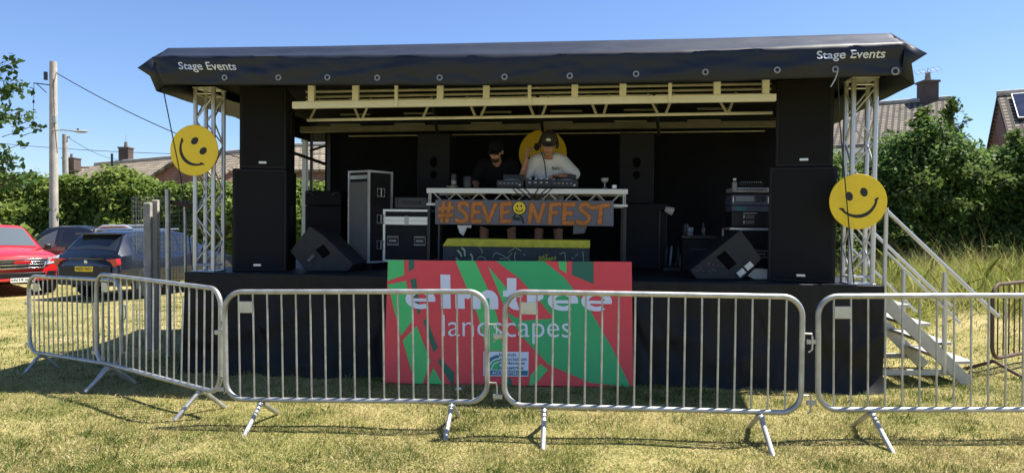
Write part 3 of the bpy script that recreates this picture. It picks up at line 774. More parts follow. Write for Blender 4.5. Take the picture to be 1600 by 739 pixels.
p = sl(1143, 300, vK)
t = thing('microphone_receiver', 'small upright silver device beside the top of the rack', 'device', None, on_stage(pr.x - rw * .43, vK - .03, unit.z - .05))
MB().box((0, .03, .055), (.05, .04, .11)).build('case', M['silverdull'], t, bevel=.004); MB().box((0, .03, .14), (.035, .03, .03)).build('cap', M['silver'], t, bevel=.004)
# low table with drinks
vQ = 1.6
pq = sl(1092, 420, vQ); ht = sl(1092, 368, vQ).z - DECK
t = thing('side_table', 'low black cabinet table holding a can and bottles', 'table', None, on_stage(pq.x, vQ))
MB().box((0, .25, ht - .02), (.44, .5, .04)).build('table_top', M['blk'], t, bevel=.004); MB().box((0, .26, (ht - .045) / 2), (.40, .44, ht - .045)).build('cabinet', M['cab'], t)
MB().box((0, .035, ht * .62), (.22, .01, .012)).build('drawer_pull', M['dgrey'], t)
def can(label, u, v, z, r, h, m, m2=None, name='can', cat='can', neck=False):
    t = thing(name, label, cat, None, on_stage(u, v, z))
    prof = [(r * .9, 0), (r, .006), (r, h * .9), (r * .85, h)] if not neck else [(r * .95, 0), (r, .01), (r, h * .55), (r * .4, h * .75), (r * .38, h)]
    MB().lathe(prof, 16).build('body', M[m], t)
    MB().lathe([(r * 1.01, h * .25), (r * 1.012, h * .26), (r * 1.012, h * .5), (r * 1.01, h * .51)], 16).build('band', M[m2 or m], t)
    return t
can('grey tin can on the low black table', sl(1080, 368, vQ).x, vQ + .12, DECK + ht + .001, .04, .10, 'silverdull', 'mgrey')
can('dark slim bottle standing on the low black table', sl(1101, 368, vQ).x, vQ + .12, DECK + ht + .001, .022, .16, 'dgrey', 'mgrey', 'bottle', 'bottle', True)
can('dark cup behind the grey tin can on the low black table', sl(1075, 368, vQ).x, vQ + .24, DECK + ht + .001, .035, .14, 'dgrey', None, 'cup', 'cup')
t = thing('spotlight', 'small white lamp head clamped right of the rear bass cabinet', 'lamp', None, on_stage(sl(1046, 329, 2.0).x, 2.0, sl(1046, 329, 2.0).z))
MB().lathe([(.03, -.06), (.05, 0), (.055, .05)], 14, T=Matrix.Rotation(R(110), 4, 'Y')).build('housing', M['offwhite'], t); MB().tube((0, 0, 0), (-.12, .1, .0), .012).build('bracket', M['blk'], t)
MB().tube((-.12, .1, .0), (-.12, .1, -.78), .014).build('stand', M['blk'], t)
t = thing('cable_coils', 'upright silver grey crate of coiled cables beside the low black table', 'cables', None, on_stage(sl(1052, 418, 1.8).x, 1.8))
for k, x in enumerate((-.09, -.03, .06, .10)):
    MB().path([(x + .01 * math.sin(a), .05 + .04 * math.cos(a), .18 + .13 * math.sin(a)) for a in np.linspace(0, 2 * math.pi, 25)[:-1]], .012, 6, closed=True).build('coil', M['silverdull' if k % 2 else 'dgrey'], t)
MB().box((0, .06, .02), (.26, .2, .04)).build('tray', M['blk'], t)

# ================================================================== DJ TABLE
vT = .98
tl, trr = sl(667, 297, vT), sl(981, 297, vT)
ztop = sl(824, 293, vT).z - .005; uc = (tl.x + trr.x) / 2; tw = trr.x - tl.x; HT = ztop - DECK; TD = .72
dj = thing('mixing_table', 'long aluminium truss DJ table behind the painted grey banner', 'table', mw=on_stage(uc, vT))
MB().box((0, TD / 2, HT - .012), (tw - .02, TD, .024)).build('table_top', M['blk'], dj, bevel=.003)
for y in (0, TD):
    ft = MB(); ft.box((0, y, HT - .04), (tw, .04, .06)); ft.box((0, y, HT - .205), (tw, .035, .03))
    ft.build('chord', M['white'] if y == 0 else M['alupaint'], dj, bevel=.004)
    br = MB(); N = 16
    for k in range(N):
        x0 = -tw / 2 + .08 + (tw - .16) * k / N; x1 = -tw / 2 + .08 + (tw - .16) * (k + 1) / N
        a, b_ = (HT - .06, HT - .2) if k % 2 == 0 else (HT - .2, HT - .06)
        br.tube((x0, y, a), (x1, y, b_), .009, 8)
    br.build('bracing', M['alupaint'], dj)
for x in (-tw / 2 + .03, tw / 2 - .03):
    for y in (0, TD): MB().box((x, y, (HT - .22) / 2 + (0)), (.035, .035, HT - .22)).build('leg', M['blk'], dj)
    for s in (0, 1): MB().box((x + (.02 if x < 0 else -.02) * s, .0, HT - .125), (.014, .03, .13)).build('end_post', M['alupaint'], dj)
# banner
vN = vT - .06
b0, b1 = sl(680, 312, vN), sl(958.5, 353.5, vN)
bw, bh = b1.x - b0.x, b0.z - b1.z
bn = thing('festival_banner', 'grey painted board with brown orange lettering hung on the DJ table front', 'banner', mw=on_stage(b0.x, vN, b1.z))
MB().box((bw / 2, .012, bh / 2), (bw, .012, bh)).build('board', M['bannerg'], bn, bevel=.002)
def bpx(x, y): return ((x - 178) / 1238 * bw, (318 - y) / 180 * bh)
def stroke_letters(mb, strokes, wpx, y, m, jig=0):
    for si, st in enumerate(strokes):
        y = y - .0004 * si
        p = [Vector((*bpx(*q),)) for q in st]
        w = wpx / 1238 * bw
        L, Rr = [], []
        for i in range(len(p)):
            d = (p[min(i + 1, len(p) - 1)] - p[max(i - 1, 0)]).normalized(); n_ = Vector((-d.y, d.x)) * w / 2 * (1 + .18 * nz(st[i][0] * .13, st[i][1] * .11, 3))
            ext = d * w * .35 * (-1 if i == 0 else 1 if i == len(p) - 1 else 0)
            L.append(p[i] + ext + n_); Rr.append(p[i] + ext - n_)
        vs = [(q.x, y, q.y) for q in L] + [(q.x, y, q.y) for q in Rr]; k = len(p)
        mb.add(vs, [(i, i + 1, k + i + 1, k + i) for i in range(k - 1)], m)
def curve(pts, n=14):
    P_ = [Vector((*q, 0)) for q in pts]; out = []
    for i in range(len(P_) - 1):
        a, b_, c, d = P_[max(i - 1, 0)], P_[i], P_[i + 1], P_[min(i + 2, len(P_) - 1)]
        for k in range(5):
            t = k / 5
            q = .5 * ((2 * b_) + (c - a) * t + (2 * a - 5 * b_ + 4 * c - d) * t * t + (3 * b_ - a - 3 * c + d) * t ** 3); out.append((q.x, q.y))
    out.append((P_[-1].x, P_[-1].y)); return out
letters = [
    [[(238, 160), (222, 295)], [(282, 160), (262, 295)], [(208, 205), (302, 198)], [(206, 255), (300, 248)]],
    [curve([(408, 178), (385, 162), (350, 170), (350, 200), (375, 222), (402, 250), (395, 285), (360, 295), (328, 285)])],
    [[(450, 165), (440, 295)], [(450, 168), (505, 165)], [(446, 228), (492, 224)], [(440, 293), (500, 292)]],
    [[(520, 185), (553, 296)], [(604, 168), (555, 296)]],
    [[(650, 165), (645, 295)], [(650, 168), (708, 163)], [(648, 228), (694, 222)], [(645, 292), (706, 290)]],
    [[(855, 165), (842, 296)], [(858, 168), (902, 290)], [(940, 165), (906, 290)]],
    [[(990, 165), (982, 300)], [(990, 168), (1052, 165)], [(986, 228), (1030, 224)]],
    [[(1085, 165), (1078, 300)], [(1085, 168), (1148, 165)], [(1082, 232), (1128, 228)], [(1078, 298), (1140, 298)]],
    [curve([(1252, 182), (1232, 162), (1196, 172), (1196, 202), (1220, 224), (1248, 250), (1240, 288), (1204, 300), (1170, 290)])],
    [[(1270, 188), (1382, 168)], [(1332, 180), (1322, 296)]]]
lt = MB()
for L_ in letters: stroke_letters(lt, L_, 36, .0045, 0)
for L_ in letters: stroke_letters(lt, L_, 25, .0025, 1)
lt.build('lettering', [M['brownedge'], M['orange']], bn, smooth=0)
cx, cz = bpx(771, 194); fr = 43 / 1238 * bw
fc = MB(); fc.prism([((fr + .012) * math.cos(a) + cx, (fr + .012) * math.sin(a) + cz) for a in np.linspace(0, 2 * math.pi, 33)[:-1]], .003, T=Matrix.Translation((0, .002, 0)))
fc.build('emblem_rim', M['signblack'], bn)
fc = MB(); fc.prism([(fr * math.cos(a) + cx, fr * math.sin(a) + cz) for a in np.linspace(0, 2 * math.pi, 33)[:-1]], .003, T=Matrix.Translation((0, -.002, 0)))
fc.build('emblem_face', M['yellow'], bn)
fm = MB()
for sx in (-.3, .3): fm.prism([(cx + sx * fr + .11 * fr * math.cos(a), cz + .3 * fr + .2 * fr * math.sin(a)) for a in np.linspace(0, 2 * math.pi, 13)[:-1]], .003, T=Matrix.Translation((0, -.0045, 0)))
fm.path([(cx + .62 * fr * math.cos(a), -.003, cz + .05 * fr + .62 * fr * math.sin(a)) for a in np.linspace(R(205), R(335), 12)], .006, 6)
fm.build('emblem_smile', M['signblack'], bn)
fm = MB(); stroke_letters(fm, [[(742, 238), (737, 262)], [(728, 264), (770, 268)], [(770, 240), (790, 268), (800, 302)], [(732, 276), (778, 280)]], 14, .003, 0); fm.build('painted_legs', M['signblack'], bn, smooth=0)
for nm, pts in (('rag', [(714, 352), (737, 352), (735, 357), (730, 355), (724, 369), (718, 364)]), ('rag', [(896, 352), (918, 352), (913, 365), (895, 366)])):
    q = [sl(x, y, vN + .03) for x, y in pts]
    tag(MB().prism([(p.x, p.z) for p in q], .02, T=SM @ Matrix.Translation((0, vN + .03, 0))).build('cloth_rag', M['offwhite' if pts[0][0] < 800 else 'mgrey'], bevel=.006),
        'crumpled white rag hanging under the left end of the grey banner' if pts[0][0] < 800 else 'grey rag hanging under the right end of the grey banner', 'rag')
# decks and mixer
zt = DECK + HT
def gear(name, label, cat, px, y, w, d, h): 
    t = thing(name, label, cat, None, on_stage(sl(px, 290, vT + y).x, vT + y, zt + .001)); 
    MB().box((0, d / 2, h / 2 + .01), (w, d, h)).build('case', M['blk'], t, bevel=.006); return t
for px, lab in ((797, 'black media player deck on the table in front of the man in black'), (882, 'black media player deck on the table by the hand of the man in white')):
    t = gear('media_deck', lab, 'DJ deck', px, .12, .33, .40, .09)
    MB().lathe([(.10, 0), (.10, .012), (.095, .018)], 28, T=Matrix.Translation((0, .17, .10))).build('jog_wheel', M['silverdull'], t)
    MB().box((0, .345, .135), (.26, .02, .11), T=Matrix.Identity(4)).build('screen_hood', M['blk'], t, bevel=.003)
    for k in range(5): MB().box((-.12 + k * .05, .003, .06), (.022, .008, .012)).build('button', M['silverdull'], t)
    MB().ell((.12, -.003, .04), (.016, .008, .012), nu=8, nv=5).build('lamp', M['white'], t)
t = gear('dj_mixer', 'black club mixer full of knobs between the two media player decks', 'mixer', 841, .12, .32, .40, .10)
for i in range(4):
    for j in range(5): MB().lathe([(.010, 0), (.008, .022)], 8, T=Matrix.Translation((-.105 + i * .07, .12 + j * .055, .11))).build('knob', M['silverdull' if (i + j) % 2 else 'dgrey'], t)
    MB().box((-.105 + i * .07, .06, .115), (.02, .014, .02)).build('fader', M['silver'], t)
    MB().box((-.105 + i * .07, .001, .07), (.03, .008, .02)).build('socket', M['silverdull'], t)
can('dark slim bottle with pale label near the left end of the DJ table', sl(706, 290, vT).x, vT + .12, zt + .001, .033, .17, 'dgrey', 'silverdull', 'bottle', 'bottle')
t = thing('saucer', 'pale saucer under the slim bottle on the DJ table', 'saucer', None, on_stage(sl(706, 290, vT).x, vT + .03, zt + .001)); MB().lathe([(.03, 0), (.075, .012), (.078, .016), (.03, .008)], 20).build('dish', M['silver'], t)
can('silver topped dark tumbler beside the slim bottle on the DJ table', sl(728, 290, vT).x, vT + .1, zt + .001, .05, .14, 'dgrey', None, 'tumbler', 'cup')
t = thing('goblet', 'small silver goblet near the right end of the DJ table', 'cup', None, on_stage(sl(945, 290, vT).x, vT + .1, zt + .001))
MB().lathe([(.03, 0), (.03, .006), (.008, .015), (.008, .06), (.04, .085), (.046, .125)], 16).build('bowl', M['silverdull'], t)
t = thing('tape_roll', 'tiny pale tape roll right of the silver goblet on the DJ table', 'tape', None, on_stage(sl(960, 290, vT).x, vT + .06, zt + .021)); MB().lathe([(.02, -.02), (.03, -.02), (.03, .02), (.02, .02)], 16).build('ring', M['silver'], t)
cb_ = MB()
for pts in ([(800, 292), (806, 300), (818, 309), (834, 311)], [(815, 291), (826, 301), (833, 311)], [(843, 291), (838, 300), (830, 310)], [(866, 290), (856, 301), (838, 312)], [(858, 291), (845, 304), (842, 312)], [(806, 293), (820, 304), (812, 309)]):
    c = curve(pts); cb_.path([sl(x, y, vT - .035 - .01 * math.sin(i)) for i, (x, y) in enumerate(c)], .006, 6)
o = cb_.build('hanging_cables', M['wire']); o.matrix_world = SM; tag(o, 'tangle of black cables looping over the front of the DJ table', 'cables')
# painted box
vX = .42
x0, x1 = sl(692, 386, vX), sl(921, 388, vX)
zy = sl(800, 386, vX).z
pb = thing('painted_box', 'dark painted box with yellow top, handprint and chalky scribbles on the deck', 'box', mw=on_stage((x0.x + x1.x) / 2, vX))
pw, ph = x1.x - x0.x, zy - DECK
MB().box((0, .22, ph / 2), (pw, .44, ph)).build('body', M['darkgreen'], pb, bevel=.003)
MB().prism([(-pw / 2 - .005, ph), (pw / 2 + .005, ph), (pw / 2 + .005, ph + .085), (-pw / 2 + .05, ph + .085)], .44, T=Matrix.Translation((0, -.003, 0))).build('top_rim', M['limewood'], pb, bevel=.003)
def xp(x, y):  # zoom crop coordinates on the box front (1600 x 333 crop of 690..930 x 365..415)
    return sl(690 + x * .15, 365 + y * .15, vX) - Vector(((x0.x + x1.x) / 2, vX, DECK))
hp = MB()
for st, w in ((curve([(205, 150), (235, 170), (245, 235)]), .011), (curve([(165, 172), (195, 205), (210, 240)]), .011), (curve([(300, 210), (322, 250), (315, 300)]), .011), (curve([(150, 250), (175, 290), (195, 320)]), .011), (curve([(195, 320), (240, 330), (300, 310)]), .008)):
    hp.path([xp(*q) + Vector((0, -.003, 0)) for q in st], w, 6)
hp.build('handprint', M['chalk'], pb)
sc = MB(); random.seed(3)
for st in ([(380, 140), (415, 165), (425, 205)], [(370, 270), (400, 240), (440, 250), (460, 280)], [(530, 250), (560, 200), (610, 215), (660, 240), (720, 280)], [(735, 170), (770, 150), (830, 180)], [(770, 190), (760, 240), (770, 290)], [(850, 215), (870, 220)], [(1230, 215), (1280, 200), (1290, 280)], [(1350, 255), (1380, 260)], [(1470, 185), (1480, 290)], [(690, 200), (740, 165)], [(1420, 210), (1390, 240)], [(600, 260), (680, 255), (735, 200)]):
    sc.path([xp(*q) + Vector((0, -.002, 0)) for q in curve(st)], .0035, 5)
sc.build('scribbles', M['chalk'], pb)
wt = MB()
def wfn(xa, ya, xb, yb, hgt):
    return lambda a, b_: xp(xa + (xb - xa) * a - 0 * b_, ya + (yb - ya) * a - hgt * b_) + Vector((0, -.004, 0))
text_add(wt, 'BAY', wfn(1015, 275, 1110, 250, 40), .02); text_add(wt, 'STEPPERS', wfn(975, 320, 1195, 268, 34), .02)
wt.build('lettering', M['limewood'], pb, smooth=0, recalc=False)

# ================================================================== PEOPLE
def blob(name, mb, m, parent, voxel=.010, smooth=4, T=None):
    me = bpy.data.meshes.new(name); me.from_pydata([tuple(v) for v in mb.v], [], mb.f)
    b = bmesh.new(); b.from_mesh(me); bmesh.ops.recalc_face_normals(b, faces=b.faces); b.to_mesh(me); b.free()
    o = bpy.data.objects.new(name, me); COL.objects.link(o)
    r = o.modifiers.new('r', 'REMESH'); r.mode = 'VOXEL'; r.voxel_size = voxel
    s_ = o.modifiers.new('s', 'SMOOTH'); s_.iterations = smooth; s_.factor = .5
    bpy.context.view_layer.update()
    m2 = bpy.data.meshes.new_from_object(o.evaluated_get(bpy.context.evaluated_depsgraph_get()))
    o.modifiers.clear(); o.data = m2; bpy.data.meshes.remove(me); m2.name = name
    m2.materials.clear(); m2.materials.append(m); m2.polygons.foreach_set('use_smooth', [True] * len(m2.polygons))
    if parent is not None: o.parent = parent
    return o
def limb(mb, pts, radii):
    P_ = [Vector(p) for p in pts]
    for i in range(len(P_) - 1): mb.path([P_[i], P_[i + 1]], 0, 14, radii=[radii[i], radii[i + 1]])
    for p, r in zip(P_, radii): mb.ell(p, (r, r, r), nu=14, nv=8)
def hand(mb, wrist, d, palm_n, s=1.0, curl=.5):
    d = Vector(d).normalized(); n_ = Vector(palm_n); n_ = (n_ - d * n_.dot(d)).normalized(); sd_ = d.cross(n_)
    w = Vector(wrist)
    c = w + d * .052 * s
    rot = Matrix((sd_, n_, d)).transposed()
    mb.ell(c, (.040 * s, .016 * s, .050 * s), rot=rot)
    for k, (off, ln) in enumerate(((-.028, .066), (-.010, .078), (.009, .073), (.027, .058))):
        a = w + d * .092 * s + sd_ * off * s
        p1 = a + (d * math.cos(curl * .5) + n_ * math.sin(curl * .5)) * ln * .5 * s
        p2 = p1 + (d * math.cos(curl * 1.4) + n_ * math.sin(curl * 1.4)) * ln * .3 * s
        p3 = p2 + (d * math.cos(curl * 2.2) + n_ * math.sin(curl * 2.2)) * ln * .25 * s
        limb(mb, [a - d * .02, a, p1, p2, p3], [.010 * s, .010 * s, .009 * s, .0085 * s, .007 * s])
    a = w + d * .03 * s - sd_ * .03 * s
    b_ = a + (d * .6 - sd_ * .6 + n_ * .3).normalized() * .04 * s
    limb(mb, [a, b_, b_ + (d * .8 - sd_ * .1 + n_ * .4).normalized() * .035 * s], [.014 * s, .0115 * s, .009 * s])
def head(mb, hc, tilt, s=1.0):          # face looks along -y tilted down by tilt; hc = centre of the skull
    Rm = Matrix.Rotation(tilt[1], 4, 'Z') @ Matrix.Rotation(tilt[2], 4, 'Y') @ Matrix.Rotation(tilt[0], 4, 'X')
    T = Matrix.Translation(hc) @ Rm
    f = lambda x, y, z: T @ Vector((x * s, y * s, z * s))
    rot = Rm.to_3x3()
    mb.ell(f(0, .012, .03), (.076 * s, .096 * s, .098 * s), rot=rot, nu=20, nv=14)
    mb.ell(f(0, -.022, -.045), (.060 * s, .068 * s, .072 * s), rot=rot, nu=18, nv=12)
    mb.ell(f(0, -.062, -.095), (.026 * s, .022 * s, .020 * s), rot=rot)
    limb(mb, [f(0, -.086, .018), f(0, -.104, -.022)], [.010 * s, .0155 * s])
    mb.ell(f(0, -.083, -.058), (.024 * s, .012 * s, .009 * s), rot=rot)
    for sx in (-1, 1):
        mb.ell(f(sx * .079, .012, -.008), (.010 * s, .022 * s, .032 * s), rot=rot)
        mb.ell(f(sx * .032, -.070, .022), (.022 * s, .014 * s, .008 * s), rot=rot)
        mb.ell(f(sx * .042, -.055, -.035), (.022 * s, .02 * s, .02 * s), rot=rot)
    return T, rot
def face_bits(t, T, s, rot):
    for sx in (-1, 1):
        MB().ell(T @ Vector((sx * .031 * s, -.083 * s, .006 * s)), (.012 * s, .006 * s, .006 * s), rot=rot, nu=10, nv=6).build('eye', M['hair'], t)
        MB().ell(T @ Vector((sx * .034 * s, -.087 * s, .030 * s)), (.020 * s, .006 * s, .005 * s), rot=rot, nu=10, nv=6).build('eyebrow', M['hair'], t)
    MB().ell(T @ Vector((0, -.096 * s, -.060 * s)), (.022 * s, .004 * s, .003 * s), rot=rot, nu=10, nv=6).build('mouth', M['lipm'], t)
M['lipm'] = mat('lip', (.22, .08, .07), .5)
def cap(t, T, s, m, logo, backward=False):
    c = MB(); prof = [(.0858 * s, -.005 * s), (.089 * s, .02 * s), (.086 * s, .06 * s), (.07 * s, .095 * s), (.04 * s, .115 * s), (.006 * s, .121 * s)]
    Q = T @ Matrix.Translation((0, .012 * s, .035 * s)) @ Matrix.Scale(1.14, 4, (0, 1, 0))
    c.lathe(prof, 24, T=Q)
    b_ = MB(); n_ = 14; vs = []
    for k in range(n_ + 1):
        a = math.pi + math.pi * k / n_
        x, y = math.cos(a) * .084 * s, math.sin(a) * .105 * s + .012 * s
        x2, y2 = math.cos(a) * .078 * s, math.sin(a) * .17 * s + .012 * s
        for q, z in (((x, y), .032), ((x2, y2), .018 - .010 * abs(math.cos(a)))):
            vs += [(q[0], q[1], z * s), (q[0], q[1], (z + .006) * s)]
    fs = []
    for k in range(n_):
        a, b2 = k * 4, k * 4 + 4
        fs += [(a, b2, b2 + 2, a + 2), (a + 1, a + 3, b2 + 3, b2 + 1), (a + 2, b2 + 2, b2 + 3, a + 3)]
    b_.add(vs, fs, T=T)
    cap_o = c.build('cap', m, t, smooth=60)
    b_.build('peak', m, cap_o, smooth=60)
    if logo:
        e = MB()
        for k in range(5):
            a = R(20 + 35 * k)
            e.path([(.0, -.096 * s, .075 * s), (.030 * s * math.cos(a), -.0955 * s, (.075 + .024 * math.sin(a)) * s)], .004 * s, 6, T=T)
        e.box((0, -.098 * s, .072 * s), (.05 * s, .006 * s, .008 * s), T=T)
        e.build('cap_emblem', M['white'], cap_o)
def person(label, base, body_fn, rz=0):
    t = thing('person', label, 'person', None, on_stage(base[0], base[1], DECK, rz)); body_fn(t); return t
def man_white(t):
    b = MB(); s = 1.12
    hc = (0.005, -.27, 1.585)
    T, rot = head(b, hc, (R(20), R(2), R(3)), s)
    limb(b, [(0, -.235, 1.50), (0, -.12, 1.42), (0, -.07, 1.36)], [.060, .064, .08])
    b.ell((0, -.03, 1.25), (.17, .105, .24)); b.ell((0, .05, 1.0), (.15, .105, .18)); b.ell((0, .08, .90), (.165, .115, .13))
    limb(b, [(-.17, -.08, 1.395), (.17, -.08, 1.395)], [.07, .07])
    # right arm (picture left): raised hand
    limb(b, [(-.185, -.08, 1.39), (-.315, -.14, 1.175), (-.335, -.20, 1.155)], [.060, .047, .043])
    limb(b, [(-.335, -.20, 1.155), (-.275, -.30, 1.375)], [.050, .034])
    hand(b, (-.272, -.305, 1.385), (.12, .05, 1), (.9, -.3, 0), 1.2, .9)
    # left arm reaching to the deck
    limb(b, [(.19, -.08, 1.39), (.335, -.17, 1.19)], [.060, .047])
    limb(b, [(.335, -.17, 1.19), (.16, -.36, 1.19)], [.043, .030])
    hand(b, (.155, -.365, 1.19), (-1, -.55, -.05), (0, -.2, -1), 1.05, .7)
    for sx in (-1, 1):
        limb(b, [(sx * .09, .08, .88), (sx * .125, .03, .50), (sx * .14, .08, .09)], [.092, .062, .042])
        b.ell((sx * .145, .0, .045), (.045, .12, .045))
    blob('body', b, M['skin'], t, .0085, 3); face_bits(t, T, s, rot)
    c = MB()
    c.ell((0, -.03, 1.25), (.198, .135, .26)); c.ell((0, .03, 1.05), (.195, .14, .22)); c.ell((0, .06, .93), (.195, .145, .14))
    limb(c, [(-.155, -.075, 1.405), (.155, -.075, 1.405)], [.082, .082]); limb(c, [(-.09, -.08, 1.42), (.09, -.08, 1.42)], [.088, .088])
    c.ell((0, -.095, 1.34), (.14, .10, .10)); limb(c, [(-.17, -.08, 1.39), (-.285, -.125, 1.215)], [.085, .082]); limb(c, [(.175, -.08, 1.39), (.325, -.155, 1.225)], [.088, .086])
    for k in range(26):                # folds
        a = random.uniform(-1.3, 1.3); z = random.uniform(.95, 1.3)
        p = Vector((math.sin(a) * .18, -.02 - math.cos(a) * .125, z)); q = p + Vector((random.uniform(-.07, .07), 0, random.uniform(-.22, -.05)))
        limb(c, [p, q], [.014, .010])
    sh = blob('shirt', c, M['tee'], t, .011, 5)
    MB().path([(.10 * math.cos(a), -.125 + .055 * math.sin(a) * 1.2, 1.455 - .03 * (1 - math.sin(a))) for a in np.linspace(0, 2 * math.pi, 25)[:-1]], .011, 6, closed=True).build('collar', M['tee'], sh)
    pr = MB()
    text_add(pr, 'Sure', lambda a, q: Vector((.045 + .10 * a, -.182 - .0 * a, 1.275 + .045 * q)), .02); pr.build('chest_print', M['signblack'], sh, smooth=0, recalc=False)
    c = MB()
    c.ell((0, .08, .90), (.185, .135, .13))
    for sx in (-1, 1): limb(c, [(sx * .09, .08, .86), (sx * .12, .045, .58)], [.11, .095])
    blob('shorts', c, M['blackcloth'], t, .014, 3)
    for sx in (-1, 1): MB().ell((sx * .145, -.01, .05), (.052, .135, .052)).build('shoe', M['blk'], t)
    cap(t, T, s, M['capm'], True)
    hp = MB()
    hp.path([T @ Vector((math.cos(a) * .102 * s, .03 * s, (.02 + math.sin(a) * .135) * s)) for a in np.linspace(0, math.pi, 20)], .009 * s, 8)
    ho = hp.build('headphones', M['blk'], t)
    for sx in (-1, 1): MB().ell(T @ Vector((sx * .098 * s, .02 * s, .0)), (.022 * s, .04 * s, .046 * s), rot=rot).build('ear_cup', M['blk'], ho)
    MB().path([T @ Vector((-.09 * s, 0, -.05 * s)), Vector((-.045, -.20, 1.36)), Vector((-.03, -.20, 1.22)), Vector((-.005, -.21, 1.09))], .006, 6).build('cord', M['wire'], ho)
    h_ = MB(); h_.ell(T @ Vector((0, .045 * s, .02 * s)), (.082 * s, .075 * s, .075 * s), rot=rot); h_.build('hair', M['hair'], t)
def man_black(t):
    b = MB(); s = 1.05
    T, rot = head(b, (0, -.22, 1.50), (R(24), R(-10), R(6)), s)
    limb(b, [(0, -.19, 1.42), (0, -.10, 1.36), (0, -.05, 1.30)], [.058, .062, .08])
    b.ell((0, -.02, 1.20), (.17, .11, .24)); b.ell((0, .05, 1.0), (.155, .11, .18)); b.ell((0, .08, .90), (.165, .12, .13))
    limb(b, [(-.18, -.06, 1.34), (.18, -.06, 1.34)], [.072, .072])
    limb(b, [(-.2, -.06, 1.34), (-.275, -.10, 1.11)], [.062, .05]); limb(b, [(-.275, -.10, 1.11), (-.235, -.30, 1.03)], [.046, .031])
    hand(b, (-.235, -.305, 1.028), (.25, -1, -.1), (0, -.2, -1), 1.05, .4)
    limb(b, [(.2, -.06, 1.34), (.30, -.10, 1.13)], [.062, .05]); limb(b, [(.30, -.10, 1.13), (.20, -.30, 1.07)], [.046, .031])
    hand(b, (.20, -.305, 1.068), (-.2, -1, -.1), (0, -.2, -1), 1.05, .5)
    for sx in (-1, 1):
        limb(b, [(sx * .10, .08, .88), (sx * .18, .03, .50), (sx * .20, .08, .09)], [.095, .064, .043]); b.ell((sx * .205, .0, .045), (.045, .12, .045))
    blob('body', b, M['skin'], t, .0085, 3); face_bits(t, T, s, rot)
    c = MB(); c.ell((0, -.02, 1.20), (.20, .14, .26)); c.ell((0, .04, 1.02), (.20, .15, .22)); c.ell((0, .06, .92), (.2, .15, .14))
    limb(c, [(-.17, -.06, 1.345), (.17, -.06, 1.345)], [.085, .085]); limb(c, [(-.19, -.06, 1.34), (-.26, -.09, 1.17)], [.085, .078]); limb(c, [(.19, -.06, 1.34), (.28, -.09, 1.18)], [.085, .078])
    blob('shirt', c, M['blackcloth'], t, .012, 4)
    c = MB(); c.ell((0, .08, .90), (.19, .14, .13))
    for sx in (-1, 1): limb(c, [(sx * .10, .08, .86), (sx * .155, .045, .58)], [.112, .097])
    blob('shorts', c, M['blackcloth'], t, .014, 3)
    for sx in (-1, 1): MB().ell((sx * .205, -.01, .05), (.052, .135, .052)).build('shoe', M['blk'], t)
    cap(t, T, s, M['blackcloth'], False)
    h_ = MB(); h_.ell(T @ Vector((0, -.042 * s, -.082 * s)), (.052 * s, .05 * s, .045 * s), rot=rot); h_.build('beard', M['hair'], t)
    MB().box((0, 0, 0), (.13 * s, .012, .035 * s), T=T @ Matrix.Translation((0, -.092 * s, .006 * s))).build('sunglasses', M['blk'], t, bevel=.006)
vD = vT + .62
person('man in a white t-shirt and dark cap bending over the decks', (sl(857, 250, vD).x, vD + .15), man_white)
person('man in black t-shirt and black cap standing behind the table', (sl(777, 250, vD).x, vD + .1), man_black)

# ================================================================== SPONSOR BOARD
BWD, BHT = 2.56, 1.275
q0, q1 = at(596.5, 604, 7.17), at(992, 606, 7.03)
q0.z = gz(q0.x, q0.y) + .0; q1.z = gz(q1.x, q1.y) + .0
ax = (q1 - q0); ax.normalize(); q0 = (q0 + q1) / 2 - ax * BWD / 2
nrm = Vector((-ax.y, ax.x, 0)).normalized(); lean = R(9.5)
upv = (Vector((0, 0, 1)) * math.cos(lean) + nrm * math.sin(lean)); upv = (upv - ax * upv.dot(ax)).normalized()
bk_ = ax.cross(upv) * -1                                    # towards the stage
BM = Matrix((ax, bk_, upv)).transposed().to_4x4(); BM.translation = q0
sb = thing('sponsor_board', 'large red and green printed board leaning against the stage front', 'board', mw=BM)
MB().box((BWD / 2, .006, BHT / 2), (BWD, .010, BHT)).build('panel', M['redp'], sb, bevel=.001)
src = [(98, 44), (1364, 33), (1382, 690), (55, 680)]; dst = [(0, BHT), (BWD, BHT), (BWD, 0), (0, 0)]
A = []; B_ = []
for (x, y), (u, v) in zip(src, dst):
    A += [[x, y, 1, 0, 0, 0, -u * x, -u * y], [0, 0, 0, x, y, 1, -v * x, -v * y]]; B_ += [u, v]
Hm = np.append(np.linalg.solve(np.array(A, float), np.array(B_, float)), 1).reshape(3, 3)
def bd(x, y, off=-.0025):
    p = Hm @ np.array([x, y, 1.0]); u, v = p[0] / p[2], p[1] / p[2]
    return Vector((min(max(u, .001), BWD - .001), off, min(max(v, .001), BHT - .001)))
def poly(mb, pts, m=0, off=-.0025): mb.add([bd(x, y, off) for x, y in pts], [tuple(range(len(pts)))], m)
pm = MB()
for pts in ([(98, 40), (180, 40), (180, 118), (93, 150)], [(93, 168), (187, 148), (225, 340), (155, 432)], [(163, 455), (238, 378), (305, 560), (262, 684), (222, 684)], [(320, 595), (368, 684), (285, 684)],
            [(612, 65), (720, 190), (705, 300), (660, 180)], [(980, 30), (1022, 30), (1022, 97), (985, 75)], [(825, 692), (830, 635), (885, 570), (925, 600), (868, 668), (840, 692)]): poly(pm, pts, 0)
for pts in ([(445, 38), (545, 38), (605, 170), (660, 330), (690, 505), (600, 505), (560, 330), (490, 150)],): poly(pm, pts, 0)
